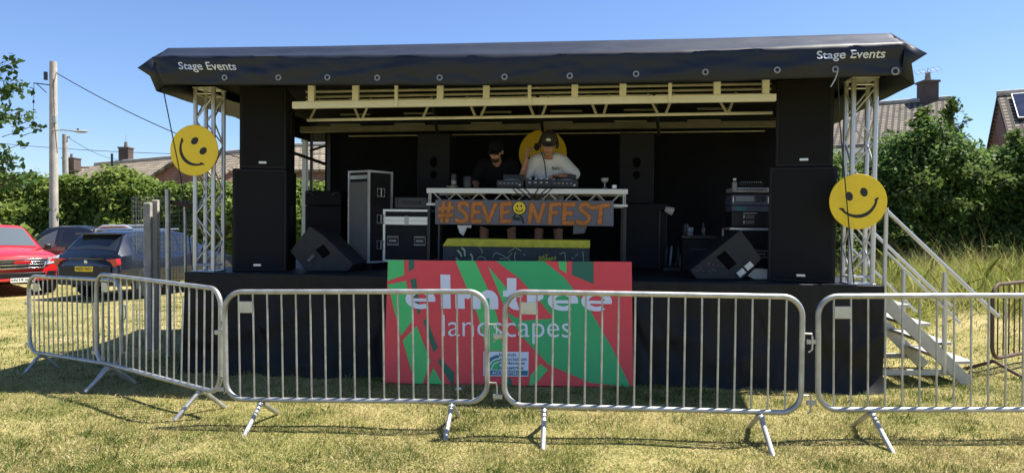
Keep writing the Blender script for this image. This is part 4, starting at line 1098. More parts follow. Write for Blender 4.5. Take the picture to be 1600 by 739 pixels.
big = [(655, 36), (905, 32), (1010, 118), (1150, 290), (1270, 490), (1367, 692), (1150, 668), (930, 575), (790, 430), (705, 300), (790, 345), (955, 330), (880, 240), (780, 130)]
poly(pm, big, 1)
for pts in ([(203, 40), (233, 40), (230, 85), (205, 100)], [(210, 140), (240, 135), (258, 310), (245, 320)], [(272, 350), (290, 340), (345, 490), (322, 515)], [(355, 545), (430, 620), (428, 676), (410, 676), (345, 565)], [(1052, 34), (1163, 32), (1165, 150), (1050, 105)], [(700, 640), (730, 650), (735, 690), (700, 690)]): poly(pm, pts, 2)
pm.build('pattern', [M['grn1'], M['grn2'], M['grn3']], sb, smooth=0)
def bfn(x0, y0, x1, y1, off=-.005): return lambda a, q: bd(x0 + (x1 - x0) * a, y1 + (y0 - y1) * q, off)
wl = MB()
def arc(cx, cy, rx, ry, a0, a1, w, n=26, e=0.0, hw=.92):
    A_ = [R(a0 + (a1 - a0) * k / n) for k in range(n + 1)]; o = -.005 - e
    vs = [bd(cx + rx * math.cos(a), cy - ry * math.sin(a), o) for a in A_] + [bd(cx + (rx - w) * math.cos(a), cy - (ry - w * hw) * math.sin(a), o) for a in A_]
    wl.add(vs, [(k, k + 1, n + 2 + k, n + 1 + k) for k in range(n)])
def rect(x0, y0, x1, y1, e=0.0): poly(wl, [(x0, y0), (x1, y0), (x1, y1), (x0, y1)], 0, -.005 - e)
def letter_e(x0, x1, y0=188, y1=291):
    cx_, cy_, rx, ry = (x0 + x1) / 2, (y0 + y1) / 2, (x1 - x0) / 2, (y1 - y0) / 2
    arc(cx_, cy_, rx, ry, -6, 305, 38, hw=.62); rect(x0 + 30, cy_ - 3, x1 - 1, cy_ + 13, .0006)
letter_e(183, 338); rect(366, 113, 417, 287)
rect(441, 191, 490, 287); arc(520, 243, 52, 54, 0, 160, 44, e=.0006); rect(528, 242, 573, 287, .0003); arc(613, 243, 52, 54, 0, 150, 44, e=.0009); rect(620, 242, 665, 287, .0003)
rect(711, 126, 760, 240); arc(762, 240, 51, 50, 180, 285, 46, e=.0006); rect(690, 190, 792, 222, .0009)
rect(815, 191, 864, 287); arc(898, 245, 62, 56, 85, 170, 46, e=.0006)
letter_e(924, 1084); letter_e(1100, 1262)
wl.build('name_lettering', M['bwhite'], sb, smooth=0, recalc=False)
wl = MB(); text_add(wl, 'landscapes', bfn(372, 320, 1046, 466), -.006); wl.build('lettering', M['bwhite'], sb, smooth=0, recalc=False)
bl = MB(); poly(bl, [(585, 508), (823, 508), (820, 637), (583, 637)], 0, -.005); bl.build('badge', M['bwhite'], sb, smooth=0)
bl = MB(); poly(bl, [(590, 606), (818, 606), (817, 632), (590, 632)], 0, -.0075)
for k, (tx, xe) in enumerate((('british', 757), ('association', 812), ('landscape', 802), ('industries', 795))):
    text_add(bl, tx, bfn(668, 514 + k * 22.5, xe, 533 + k * 22.5, -.0075), .012 if k < 2 else .03)
for r0, r1, a0, a1 in ((78, 62, 92, 172), (55, 44, 90, 176)):
    n_ = 12; c0 = (668, 603)
    poly(bl, [(c0[0] + r0 * math.cos(R(a)), c0[1] - r0 * math.sin(R(a))) for a in np.linspace(a0, a1, n_)] + [(c0[0] + r1 * math.cos(R(a)), c0[1] - r1 * math.sin(R(a))) for a in np.linspace(a1, a0, n_)], 1 if r0 < 60 else 0, -.0075)
poly(bl, [(668 + 38 * math.cos(R(a)), 603 - 38 * math.sin(R(a))) for a in np.linspace(90, 178, 12)] + [(668, 603)], 1, -.0075)
bl.build('badge_print', [M['teal'], M['grn3x']] if 'grn3x' in M else [M['teal'], M['grn2']], sb, smooth=0)
bl = MB(); text_add(bl, 'ACCREDITED', bfn(628, 611, 765, 627, -.0095), .02); bl.build('badge_lettering', M['bwhite'], sb, smooth=0, recalc=False)

# ================================================================== CROWD BARRIERS
def barrier(label, pl_, pr_, H=1.10, h0=.19, nb=17, m='galv', plate=None, feet=(.145, .86), bars_bent=None, tilt=0, hooks=True, reach=.335):
    a, b_ = Vector(pl_), Vector(pr_); d = b_ - a; W = d.length; x = d.normalized(); y = Vector((-x.y, x.x, 0)).normalized(); z = x.cross(y)
    T = Matrix((x, y, z)).transposed().to_4x4(); T.translation = a
    t = thing('crowd_barrier', label, 'barrier', 'steel crowd barriers', T)
    r = .021; rc = .17; pts = []
    for cx_, cz_, a0 in ((W - rc, H - rc, 90), (W - rc, h0 + rc, 0), (rc, h0 + rc, -90), (rc, H - rc, -180)):
        for k in range(9):
            an = R(a0 - 90 * k / 8); pts.append((cx_ + (rc - r) * math.cos(an), 0, cz_ + (rc - r) * math.sin(an)))
    MB().path(pts, r, 12, closed=True).build('frame', M[m], t)
    for k in range(nb):
        xx = .14 + (W - .28) * k / (nb - 1)
        P_ = [(xx, 0, h0 + .02), (xx + .004 * nz(k, W), .0, (H + h0) / 2), (xx, 0, H - .02)]
        if bars_bent and k in bars_bent: P_ = [(xx, 0, h0 + .02), (xx + .01, 0, H * .6), (xx + .006, .012, H - .18), (xx - .03, 0, H - .06), (xx - .03, 0, H - .02)]
        MB().path(P_, .0078, 8).build('bar', M[m], t)
    if plate: 
        xx = .14 + (W - .28) * (plate[0]) / (nb - 1); dx = (W - .28) / (nb - 1)
        MB().box((xx + dx / 2, -.011, H - .145), (dx * .98, .006, .095)).build('plate', M['galvflat'], t, bevel=.008)
    for f in feet:
        xx = W * f
        for s in (-1, 1):
            MB().path([(xx, s * .012, h0 - .005), (xx, s * .05, h0 - .03), (xx, s * (reach - .025), .012), (xx, s * reach, -.012)], .019, 10).build('foot', M[m], t)
        MB().box((xx, 0, h0 - .012), (.05, .07, .03)).build('foot_bracket', M[m], t, bevel=.005)
    if hooks:
        for zz in (.83, .36):
            MB().path([(W - .02, 0, zz), (W + .05, 0, zz), (W + .055, 0, zz - .03), (W + .055, 0, zz - .12), (W + .03, 0, zz - .14)], .007, 6).build('hook', M[m], t)
            MB().box((-.03, 0, zz - .07), (.075, .02, .035)).build('eye_bracket', M[m], t, bevel=.004)
    return t
def gp(px, Y, dz=0):
    p = at(px, 500, Y); return (p.x, Y, gz(p.x, Y) + dz)
barrier('crowd barrier standing in front of the left half of the stage skirt and the board', gp(349, 5.74, .0), gp(766, 5.58, .012), H=1.115, h0=.185, plate=(0,))
barrier('crowd barrier before the right half of the red and green board', gp(783, 5.42, .01), gp(1256, 5.27, -.005), H=1.13, h0=.205, plate=(0,))
barrier('crowd barrier in front of the metal steps, cut off by the picture edge', gp(1275, 5.34, -.01), (4.70, 5.30, -.0), H=1.13, h0=.215, plate=(0,), feet=(.18, .86))
barrier('crowd barrier with a bent bar at an angle beside the mesh fence', gp(148, 7.08, .04), gp(345, 5.90, -.0), H=1.12, h0=.19, plate=(0,), bars_bent=(12,), reach=.24)
barrier('farthest crowd barrier, standing before the red and dark parked cars', gp(45, 8.0, -.02), gp(192, 7.02, .0), H=1.10, h0=.19, plate=(0,), reach=.2)
barrier('dark rusty barrier seen nearly edge-on beyond the metal steps', (5.34, 7.75, gz(5.34, 7.75)), (7.3, 8.9, gz(7.3, 8.9)), H=1.03, h0=.16, m='rust', feet=(.03, .9), hooks=False)

# ================================================================== STEPS
st = thing('metal_steps', 'aluminium access steps with handrails at the right end of the stage', 'steps')
zn, zf = 7.28, 8.25
def pt(px, py, Y): return at(px, py, Y)
Xn0 = at(1376, 480, zn).x + .03
for Y in (zn, zf):
    dX = (Y - zn) * math.tan(R(6.5)); X0 = Xn0 + dX; X1 = X0 + .90
    gl = gz(X1, Y)
    a, b_ = Vector((X0, Y, .86)), Vector((X1, Y, gl + .01)); d = b_ - a
    T = Matrix((d.normalized(), Vector((0, 1, 0)), d.normalized().cross(Vector((0, 1, 0))))).transposed().to_4x4(); T.translation = (a + b_) / 2
    MB().box((0, 0, 0), (d.length, .03, .13), T=T).build('stringer', M['alupaint'], st, bevel=.004)
    MB().box((X0 + .32, Y + .02, gl + .13), (.95, .03, .06)).build('base_rail', M['alupaint'], st, bevel=.004)
    for dz, r in ((.98, .021), (.55, .016)):
        p0, p1 = Vector((X0 + .02, Y, .86 + dz - .05)), Vector((X1 + (.30 if dz > .9 else -.1), Y, gl + dz - (.26 if dz > .9 else -.10)))
        MB().tube(p0, p1, r, 10).build('handrail', M['alu'], st)
    MB().tube((X0 + .0, Y, .6), (X0 + .02, Y, 1.82), .021, 10).build('post', M['alu'], st)
    MB().tube((X1 - .26, Y, gl + .12), (X1 - .26, Y, gl + 1.18), .024, 10).build('post', M['alu'], st)
for k in range(4):
    f = (k + .6) / 4.35; zt_ = .86 * (1 - f) + .05; xx = Xn0 + .98 * f + .02
    tr_ = MB(); dX = (zf - zn) * math.tan(R(6.5))
    T = Matrix(((1, dX, 0, xx), (0, zf - zn - .04, 0, zn + .02), (0, 0, 1, zt_), (0, 0, 0, 1)))
    tr_.box((0, .5, 0), (.25, 1, .035), T=T)
    tr_.build('tread', M['alupaint'], st, bevel=.004)
t = thing('cable_drum', 'black cable coil lying beneath the top of the metal steps', 'cable coil', loc=(4.25, 9.2, gz(4.25, 9.2)))
for k in range(4): MB().path([(.30 * math.cos(a), -.02 + .05 * k, .42 + .28 * math.sin(a)) for a in np.linspace(0, 2 * math.pi, 33)[:-1]], .022, 8, closed=True).build('coil', M['wire'], t)

# ================================================================== MESH FENCE AND POSTS AT THE LEFT
zf_ = 9.4
fa, fb = at(206, 308, zf_), at(300, 312, zf_ - .2)
mf = thing('mesh_fence', 'thin welded wire mesh panel standing between stage and parked cars', 'fence', loc=(0, 0, 0))
wm = MB(); g0 = gz(fa.x, zf_)
for k in range(20):
    f = k / 19; p = fa.lerp(fb, f); wm.tube((p.x, p.y, g0), (p.x, p.y, p.z), .0022, 4)
for k in range(33):
    f = k / 32; z = g0 + (fa.z - g0) * f; wm.tube((fa.x, fa.y, z), (fb.x, fb.y, z), .0022, 4)
for k in range(16): wm.tube((fa.x + .01 + .13 * k / 15 * 1, fa.y + .02 + .1 * math.sin(k), g0), (fa.x + .01 + .13 * k / 15, fa.y + .02 + .1 * math.sin(k), fa.z), .0018, 4) if k % 3 == 0 else None
wm.build('wire_grid', M['thinwire'], mf)
def post(name, label, px, ytop, Y, w, m, round_=False, h_=None):
    p = at(px, ytop, Y); g = gz(p.x, Y)
    o = thing(name, label, 'post', None, loc=(p.x, Y, g)); h = p.z - g
    if round_: MB().tube((0, 0, 0), (0, 0, h), w / 2, 12).build('shaft', M[m], o); MB().lathe([(w * .52, h), (w * .52, h + .012), (w * .1, h + .016)], 12).build('end_cap', M[m], o)
    else: MB().box((0, 0, h / 2), (w, w * .9, h), rz=.2).build('shaft', M[m], o, bevel=.012)
    return o
post('timber_post', 'darker of the two weathered timber posts, next to the wire mesh', 231, 317, 9.2, .095, 'wood')
post('timber_post', 'paler weathered timber post, right of its darker twin', 243, 312.5, 9.35, .085, 'polewood')
post('steel_post', 'tall galvanised scaffold tube standing beside the timber posts', 262, 298, 8.7, .062, 'galv', True)
post('steel_post', 'short thin galvanised tube close beside the truss tower', 289, 325, 8.6, .034, 'galv', True)
o = MB().tube(at(266, 316, 8.75), at(312, 324, 8.9), .03, 8).build('fence_rail', M['rust']); tag(o, 'dark rail running from the scaffold tube to the truss tower', 'rail')

# ================================================================== VEHICLES
def car(label, name, cat, mw, st_, paint, wheels, low=.36, wr=.37, group='parked vehicles'):
    t = thing(name, label, cat, group, mw)
    rings = []
    for y, zl, hw, zb, hwb, zt_, hwt in st_:
        zm = zl + (zb - zl) * .55
        rings.append([Vector(p) for p in ((-hw * .93, y, zl), (-hw, y, zl + .12), (-hw - .012, y, zm), (-hwb, y, zb), (-hwt, y, zt_ - .035), (-hwt * .86, y, zt_), (0, y, zt_ + .035),
                 (hwt * .86, y, zt_), (hwt, y, zt_ - .035), (hwb, y, zb), (hw + .012, y, zm), (hw, y, zl + .12), (hw * .93, y, zl))])
    mb = MB(); k = len(rings[0])
    for r in rings: mb.v += r
    for i in range(len(rings) - 1):
        for j in range(k): mb.f.append((i * k + j, i * k + (j + 1) % k, (i + 1) * k + (j + 1) % k, (i + 1) * k + j)); mb.m.append(0)
    mb.f.append(tuple(range(k))); mb.m.append(0); mb.f.append(tuple((len(rings) - 1) * k + j for j in range(k))); mb.m.append(0)
    mb.build('body', paint, t, smooth=32, bevel=.018)
    for (y, s) in wheels:
        hw = max(q[2] for q in st_)
        T = Matrix.Translation((s * (hw - .10), y, wr)) @ Matrix.Rotation(R(90) * s, 4, 'Y')
        MB().lathe([(wr * .62, -.11), (wr * .95, -.11), (wr, -.08), (wr, .08), (wr * .95, .115), (wr * .64, .115)], 28, T=T).build('tyre', M['tyre'], t)
        rm = MB(); rm.lathe([(wr * .1, .10), (wr * .14, .10), (wr * .14, .06), (wr * .60, .07), (wr * .64, .112), (wr * .66, .05), (.02, .03)], 24, T=T)
        for a in range(6): rm.box((wr * .38, 0, .085), (wr * .5, .05, .03), T=T @ Matrix.Rotation(a * math.pi / 3, 4, 'Z'))
        rm.build('rim', M['chrome'], t)
        arch = MB(); arch.prism([((wr + .07) * math.cos(a), (wr + .07) * math.sin(a)) for a in np.linspace(-.25, math.pi + .25, 20)], .012, T=Matrix.Translation((s * (hw + .014), y, wr)) @ Matrix.Rotation(R(90) * s, 4, 'Z'))
        arch.build('wheel_arch', M['clad'], t)
    return t, rings
def panel(name, q, s0, s1, t0, t1, m, parent, off=.008, th=.006):
    q = [Vector(p) for p in q]
    f = lambda s, t: q[0].lerp(q[1], s).lerp(q[3].lerp(q[2], s), t)
    c = [f(s0, t0), f(s1, t0), f(s1, t1), f(s0, t1)]
    n_ = (q[1] - q[0]).cross(q[3] - q[0]).normalized(); ctr = sum(q, Vector()) / 4
    if n_.dot(ctr - Vector((0, ctr.y, .8))) < 0 and abs(n_.x) > .4: n_ = -n_
    if abs(n_.x) <= .4 and n_.z < 0: n_ = -n_
    mb = MB(); mb.add([p + n_ * off for p in c] + [p - n_ * th for p in c], [(0, 1, 2, 3), (4, 7, 6, 5), (0, 4, 5, 1), (1, 5, 6, 2), (2, 6, 7, 3), (3, 7, 4, 0)])
    return mb.build(name, m, parent)
def top_panel(name, rg, i, j, a, t0, t1, m, parent, off=.010):
    def pt(k, t):
        p = rg[i][k].lerp(rg[j][k], t); return p
    rows = []
    for t in (t0, t1):
        l, c, r_ = pt(5, t), pt(6, t), pt(7, t); el, er = pt(4, t), pt(8, t)
        rows.append([l.lerp(el, a), l, c, r_, r_.lerp(er, a)])
    n_ = (rows[0][4] - rows[0][0]).cross(rows[1][0] - rows[0][0]).normalized()
    if n_.z < 0: n_ = -n_
    mb = MB(); vs = [p + n_ * off for r_ in rows for p in r_] + [p - n_ * .01 for r_ in rows for p in r_]
    fs = [(k, k + 1, k + 6, k + 5) for k in range(4)] + [(10 + k, 15 + k, 16 + k, 11 + k) for k in range(4)]
    fs += [(0, 10, 11, 1), (1, 11, 12, 2), (2, 12, 13, 3), (3, 13, 14, 4), (5, 6, 16, 15), (6, 7, 17, 16), (7, 8, 18, 17), (8, 9, 19, 18), (0, 5, 15, 10), (4, 14, 19, 9)]
    mb.add(vs, fs); return mb.build(name, m, parent)
def side_q(rg, i, j, s): a, b_ = (3, 4) if s < 0 else (9, 8); return [rg[i][a], rg[j][a], rg[j][b_], rg[i][b_]]
def top_q(rg, i, j): return [rg[i][4], rg[i][8], rg[j][8], rg[j][4]]
PICK = [(0, .46, .62, .80, .62, .92, .52), (.05, .42, .80, .86, .80, 1.0, .68), (.22, .38, .90, .92, .89, 1.07, .78), (.9, .38, .93, 1.02, .92, 1.15, .80), (1.38, .38, .93, 1.07, .92, 1.19, .80),
        (2.10, .38, .93, 1.10, .92, 1.72, .64), (2.45, .38, .93, 1.10, .92, 1.78, .65), (3.05, .38, .93, 1.10, .92, 1.78, .64), (3.42, .38, .93, 1.10, .92, 1.70, .62), (3.50, .38, .93, 1.10, .92, 1.16, .86), (5.15, .40, .93, 1.10, .92, 1.16, .86), (5.22, .5, .88, 1.05, .86, 1.10, .8)]
WHP = [(.92, 1), (.92, -1), (4.05, 1), (4.05, -1)]
def plate(t, y, z, w, h, m, text, tm, rot=0):
    p = MB().box((0, 0, 0), (w, .012, h), T=Matrix.Translation((0, y, z)) @ Matrix.Rotation(rot, 4, 'Z')).build('number_plate', M[m], t, bevel=.004)
    lt = MB(); s = -1 if rot == 0 else 1
    Q = Matrix.Translation((0, y, z)) @ Matrix.Rotation(rot, 4, 'Z')
    text_add(lt, text, lambda a, b_: Q @ Vector(((a - .5) * w * .9, -.0085, (b_ - .5) * h * .68)), .02)
    lt.build('lettering', M[tm], p, smooth=0, recalc=False)
# red pickup, facing right and towards the camera
pr_ = at(34, 400, 17.4)
t, rg = car('red pickup truck with chrome grille, cut off at the picture edge', 'pickup_truck', 'pickup truck', Matrix.Translation((pr_.x, 17.4, gz(-12, 17))) @ Matrix.Rotation(R(50), 4, 'Z'), PICK, M['carred'], WHP)
top_panel('windscreen', rg, 4, 5, .35, .06, .95, M['glassl'], t)
for s in (-1, 1):
    panel('window', side_q(rg, 5, 6, s), .02, 1, .08, .9, M['glass'], t); panel('window', side_q(rg, 6, 8, s), .05, .9, .08, .9, M['glass'], t)
    panel('headlight', [(s * .46, -.02, .78), (s * .84, .08, .84), (s * .86, .16, 1.02), (s * .50, .0, .93)], 0, 1, 0, 1, M['lamp'], t, .03, .05)
    MB().prism([(s * .52, .50), (s * .74, .50), (s * .74, .62), (s * .56, .62)], .03, T=Matrix.Translation((0, -.005, 0))).build('fog_lamp', M['blk'], t)
    mr = MB().box((s * 1.05, 1.66, 1.20), (.16, .09, .14)).build('wing_mirror', M['blk'], t, bevel=.03)
g = MB(); g.prism([(-.52, .94), (.52, .94), (.42, .70), (-.42, .70)], .03, T=Matrix.Translation((0, -.03, 0))); g.build('grille', M['blk'], t, bevel=.006)
g = MB()
for z, w in ((.93, .56), (.715, .46)): g.box((0, -.035, z), (w * 2, .03, .035))
g.box((0, -.037, .80), (.95, .03, .03)); g.box((0, -.037, .872), (1.0, .02, .016))
for s in (-1, 1): g.path([(s * .56, -.03, .93), (s * .52, -.035, .82), (s * .46, -.03, .715)], .022, 8)
g.build('grille_chrome', M['chrome'], t, bevel=.004)
nb_ = MB().box((0, -.052, .865), (.36, .012, .075)).build('name_bar', M['carred'], t, bevel=.004)
g = MB().box((0, -.02, .54), (1.0, .04, .13)).build('lower_grille', M['blk'], t, bevel=.01)
g = MB().box((0, -.025, .43), (1.5, .05, .07)).build('bumper_lip', M['carred'], t, bevel=.02)
plate(t, -.06, .42, .52, .11, 'plate_w', 'HV19 GJX', 'signblack')
# dark double cab behind
pb_ = at(-22, 400, 21.2)
t, rg = car('black double-cab pickup with chrome sports bar parked before the hedge', 'pickup_truck', 'pickup truck', Matrix.Translation((pb_.x, 21.4, gz(-12, 18) - .02)) @ Matrix.Rotation(R(-88), 4, 'Z'), PICK, M['carblk'], WHP)
top_panel('windscreen', rg, 4, 5, .35, .06, .95, M['glassl'], t)
for s in (-1, 1):
    a = side_q(rg, 4, 5, s); panel('window', side_q(rg, 4, 6, s), .28, .98, .10, .88, M['glassl'], t); panel('window', side_q(rg, 6, 8, s), .06, .52, .10, .88, M['glass'], t); panel('window', side_q(rg, 6, 8, s), .57, .93, .10, .86, M['glass'], t)
    MB().box((s * .955, 2.75, .98), (.02, .2, .03)).build('door_handle', M['chrome'], t, bevel=.004)
    mr = MB().box((s * 1.06, 1.72, 1.24), (.18, .10, .17)).build('wing_mirror', M['carblk'], t, bevel=.03)
    MB().path([(s * .74, 3.52, 1.16), (s * .70, 3.56, 1.66), (s * .69, 3.75, 1.77), (s * .70, 4.4, 1.78), (s * .74, 4.75, 1.62), (s * .78, 4.95, 1.2)], .045, 8).build('sports_bar', M['silver'], t)
    panel('headlight', [(s * .46, -.02, .78), (s * .84, .08, .84), (s * .86, .16, 1.02), (s * .50, .0, .93)], 0, 1, 0, 1, M['lamp'], t, .03, .05)
    panel('tail_lamp', [(s * .88, 5.10, .75), (s * .88, 5.2, .75), (s * .86, 5.2, 1.08), (s * .88, 5.1, 1.08)], 0, 1, 0, 1, M['tail'], t, .03, .05)
MB().prism([(-.66, 1.15), (.66, 1.15), (.6, 1.72), (-.6, 1.72)], 1.3, T=Matrix.Translation((0, 3.53, 0))).build('load_cover', M['clad'], t, bevel=.04)
g = MB().prism([(-.52, .94), (.52, .94), (.42, .70), (-.42, .70)], .03, T=Matrix.Translation((0, -.03, 0))).build('grille', M['chrome'], t, bevel=.006)
# dark blue SUV, tail towards the camera (front at y = 0, tail at y = 4.5)
SUV = [(0, .45, .60, .70, .60, .82, .5), (.06, .40, .80, .80, .79, .92, .64), (.3, .36, .90, .88, .89, 1.0, .74), (1.25, .34, .93, 1.0, .92, 1.12, .78), (1.95, .34, .935, 1.03, .92, 1.58, .62), (2.5, .34, .935, 1.05, .92, 1.66, .64),
       (3.5, .34, .935, 1.07, .92, 1.64, .62), (4.02, .34, .935, 1.08, .915, 1.59, .64), (4.12, .34, .93, 1.08, .91, 1.54, .65), (4.44, .36, .92, 1.08, .90, 1.13, .80), (4.50, .38, .90, 1.0, .87, 1.03, .78), (4.56, .42, .84, .8, .82, .84, .7), (4.57, .45, .80, .6, .8, .62, .7)]
ps_ = at(134, 400, 16.4); th_ = R(15)
t, rg = car('dark blue estate SUV seen from behind with a yellow number plate', 'suv', 'car', Matrix.Translation((ps_.x + 4.55 * math.sin(th_), 16.4 + 4.55 * math.cos(th_), gz(-12, 17))) @ Matrix.Rotation(R(165), 4, 'Z') , SUV, M['carblue'], [(.88, 1), (.88, -1), (3.62, 1), (3.62, -1)])
top_panel('rear_window', rg, 8, 9, .3, .10, .86, M['glass'], t)
badge_ = MB().ell((0, 4.555, .93), (.05, .012, .05)).build('badge', M['chrome'], t)
MB().prism([(-.60, 1.56), (.60, 1.56), (.62, 1.60), (-.62, 1.60)], .26, T=Matrix.Translation((0, 4.0, 0))).build('spoiler', M['carblue'], t, bevel=.012)
for s in (-1, 1):
    panel('window', side_q(rg, 3, 5, s), .35, .98, .10, .88, M['glass'], t); panel('window', side_q(rg, 5, 6, s), .06, .95, .10, .88, M['glass'], t); panel('window', side_q(rg, 6, 7, s), .02, .8, .12, .84, M['glass'], t)
    lm = MB(); lm.prism([(s * .58, .985), (s * .90, 1.01), (s * .915, .87), (s * .82, .80), (s * .74, .92)], .14, T=Matrix.Translation((0, 4.44, 0))); lm.build('tail_lamp', M['tail'], t, bevel=.01)
    MB().box((s * .66, 4.58, .50), (.28, .03, .03)).build('reflector', M['tail'], t)
    MB().tube((s * .58, 2.2, 1.69), (s * .57, 3.7, 1.67), .018, 8).build('roof_bar', M['chrome'], t)
    MB().box((s * 1.04, 1.75, 1.12), (.18, .10, .15)).build('wing_mirror', M['carblue'], t, bevel=.03)
MB().box((0, 4.585, .70), (1.50, .03, .26)).build('tailgate_trim', M['clad'], t, bevel=.03)
MB().box((0, 4.57, .46), (1.55, .06, .18)).build('rear_bumper', M['clad'], t, bevel=.03)
MB().box((0, 4.54, 1.0), (1.0, .03, .03)).build('light_bar', M['carblk'], t, bevel=.005)
wp = MB().path([(.0, 4.40, 1.14), (.22, 4.34, 1.17), (.40, 4.34, 1.16)], .018, 6).build('rear_wiper', M['blk'], t)
plate(t, 4.607, .76, .52, .115, 'plate_y', 'WJ25 NZV', 'signblack', math.pi)

# ================================================================== HOUSES
def quad(mb, a, b_, c, d, m=0): mb.add([a, b_, c, d], [(0, 1, 2, 3)], m)
def roof_slab(name, a, b_, c, d, m, parent, th=.12):   # a-b ridge, d-c eave
    a, b_, c, d = map(Vector, (a, b_, c, d)); n_ = (b_ - a).cross(d - a).normalized()
    if n_.z < 0: n_ = -n_
    mb = MB(); lo = [p - n_ * th for p in (a, b_, c, d)]
    mb.add([a, b_, c, d] + lo, [(0, 1, 2, 3), (4, 7, 6, 5), (0, 4, 5, 1), (1, 5, 6, 2), (2, 6, 7, 3), (3, 7, 4, 0)])
    o = mb.build(name, m, parent, smooth=0)
    e1 = (b_ - a).normalized(); e2 = (d - a); e2 = (e2 - e1 * e2.dot(e1)).normalized()
    uvq(o, lambda c_, p: ((c_ - a).dot(e1), (c_ - a).dot(e2))); return o
def house(label, r0, r1, half, drop, wallm, roofm, group, ground=0, over=.25):
    """gabled house: ridge r0-r1 (world), slopes fall to both sides"""
    r0, r1 = Vector(r0), Vector(r1); x = (r1 - r0); L = x.length; x.z = 0; x.normalize(); y = Vector((-x.y, x.x, 0))
    if y.y > 0: y = -y                                        # y points towards the camera
    t = thing('house', label, 'house', group, loc=((r0 + r1) / 2).xy.to_3d())
    T = Matrix.Translation(-Vector(((r0 + r1) / 2).xy.to_3d())); dz = Vector((0, 0, -drop)); O = lambda p: T @ p
    for s in (1, -1):
        a, b_ = r0 - x * over, r1 + x * over; k = (half + .3) / half
        roof_slab('roof', O(a), O(b_), O(b_ + y * s * half * k + dz * k), O(a + y * s * half * k + dz * k), M[roofm], t)
    for k, (u, w) in enumerate(((r0, r1), (r0, r1))):
        s = 1 if k == 0 else -1
        c = [r0 + y * s * half + dz - Vector((0, 0, .1)), r1 + y * s * half + dz - Vector((0, 0, .1))]
        mb = MB(); mb.add([O(c[0]), O(c[1]), O(Vector((c[1].x, c[1].y, ground))), O(Vector((c[0].x, c[0].y, ground)))], [(0, 1, 2, 3)]); uv_box(mb.build('wall', M[wallm], t, smooth=0))
    for r_ in (r0, r1):
        a, b_, c = r_ - Vector((0, 0, .14)), r_ + y * half + dz - Vector((0, 0, .1)), r_ - y * half + dz - Vector((0, 0, .1))
        mb = MB(); mb.add([O(a), O(b_), O(Vector((b_.x, b_.y, ground))), O(Vector((c.x, c.y, ground))), O(c)], [(0, 1, 2, 3, 4)]); uv_box(mb.build('gable_wall', M['brickb' if wallm == 'render' else wallm], t, smooth=0))
    cap_ = MB().path([O(r0 - x * over + Vector((0, 0, .03))), O(r1 + x * over + Vector((0, 0, .03)))], .11, 8); cap_.build('ridge_tiles', M['wood'], t)
    return t, T, x, y
def chimney(t, T, p, w, h, pots=1):
    p = T @ Vector(p); mb = MB().box((p.x, p.y, p.z + h / 2), (w, w, h)); c = uv_box(mb.build('chimney', M['chimb'], t, smooth=0))
    MB().box((p.x, p.y, p.z + h + .04), (w + .1, w + .1, .09)).build('chimney_cap', M['chimb'], c, bevel=.01)
    for k in range(pots): MB().lathe([(.10, 0), (.12, .05), (.09, .3), (.11, .34)], 12, T=Matrix.Translation((p.x + (k - (pots - 1) / 2) * .3, p.y, p.z + h + .08))).build('chimney_pot', M['brick'], c)
    return c
def window_(t, T, p, x, w, h, y):
    p = T @ Vector(p); rz = math.atan2(x.y, x.x)
    Q = Matrix.Translation(p) @ Matrix.Rotation(rz, 4, 'Z')
    f = MB(); f.box((0, 0, 0), (w, .08, h), T=Q); fo = f.build('window', M['white'], t, bevel=.01)
    for s in (-1, 1): MB().box((s * w / 4, -.05 if y > 0 else .05, 0), (w / 2 - .12, .02, h - .16), T=Q).build('pane', M['glass'], fo)
# long pale-roofed house left
r0, r1 = at(152, 257, 46), at(398, 235.5, 37)
t, T, x, y = house('long low house with weathered pale brown tiles behind the left hedge', r0, r1, 4.2, 2.7, 'brick', 'tilesl', 'houses behind the hedges')
chimney(t, T, at(197, 251, 44.6), .62, .75); p = T @ at(197, 231, 44.6); MB().tube((p.x, p.y, p.z - .2), (p.x, p.y, p.z + .8), .02, 6).build('aerial', M['galv'], t)
p = T @ at(175, 254, 43.5); MB().tube((p.x, p.y, p.z - .4), (p.x, p.y, p.z + .55), .07, 8).build('vent_pipe', M['blk'], t)
# brick cross gable in front of it
g0 = at(283, 246, 35); g1 = g0 + Vector((.9, 6, 0)); 
t, T, x, y = house('brick gable end peeping out under the tilted smiley', g1, g0, 2.6, 1.55, 'brick', 'tilesl', 'houses behind the hedges')
# house seen through the gap beside the stage back wall
r0, r1 = at(420, 229, 33), at(640, 224, 31)
t, T, x, y = house('house with red brick wall and tiled roof seen past the left loudspeakers', r0, r1, 2.2, 1.15, 'brick', 'tilesl', 'houses behind the hedges')
# far small one with red chimney
r0, r1 = at(118, 262, 58), at(142, 262, 58)
t, T, x, y = house('distant house with a red chimney beside the lamp post', r0, r1, 4, 2.4, 'brick', 'tilesl', 'houses behind the hedges')
chimney(t, T, at(112, 266, 57), .95, .9)
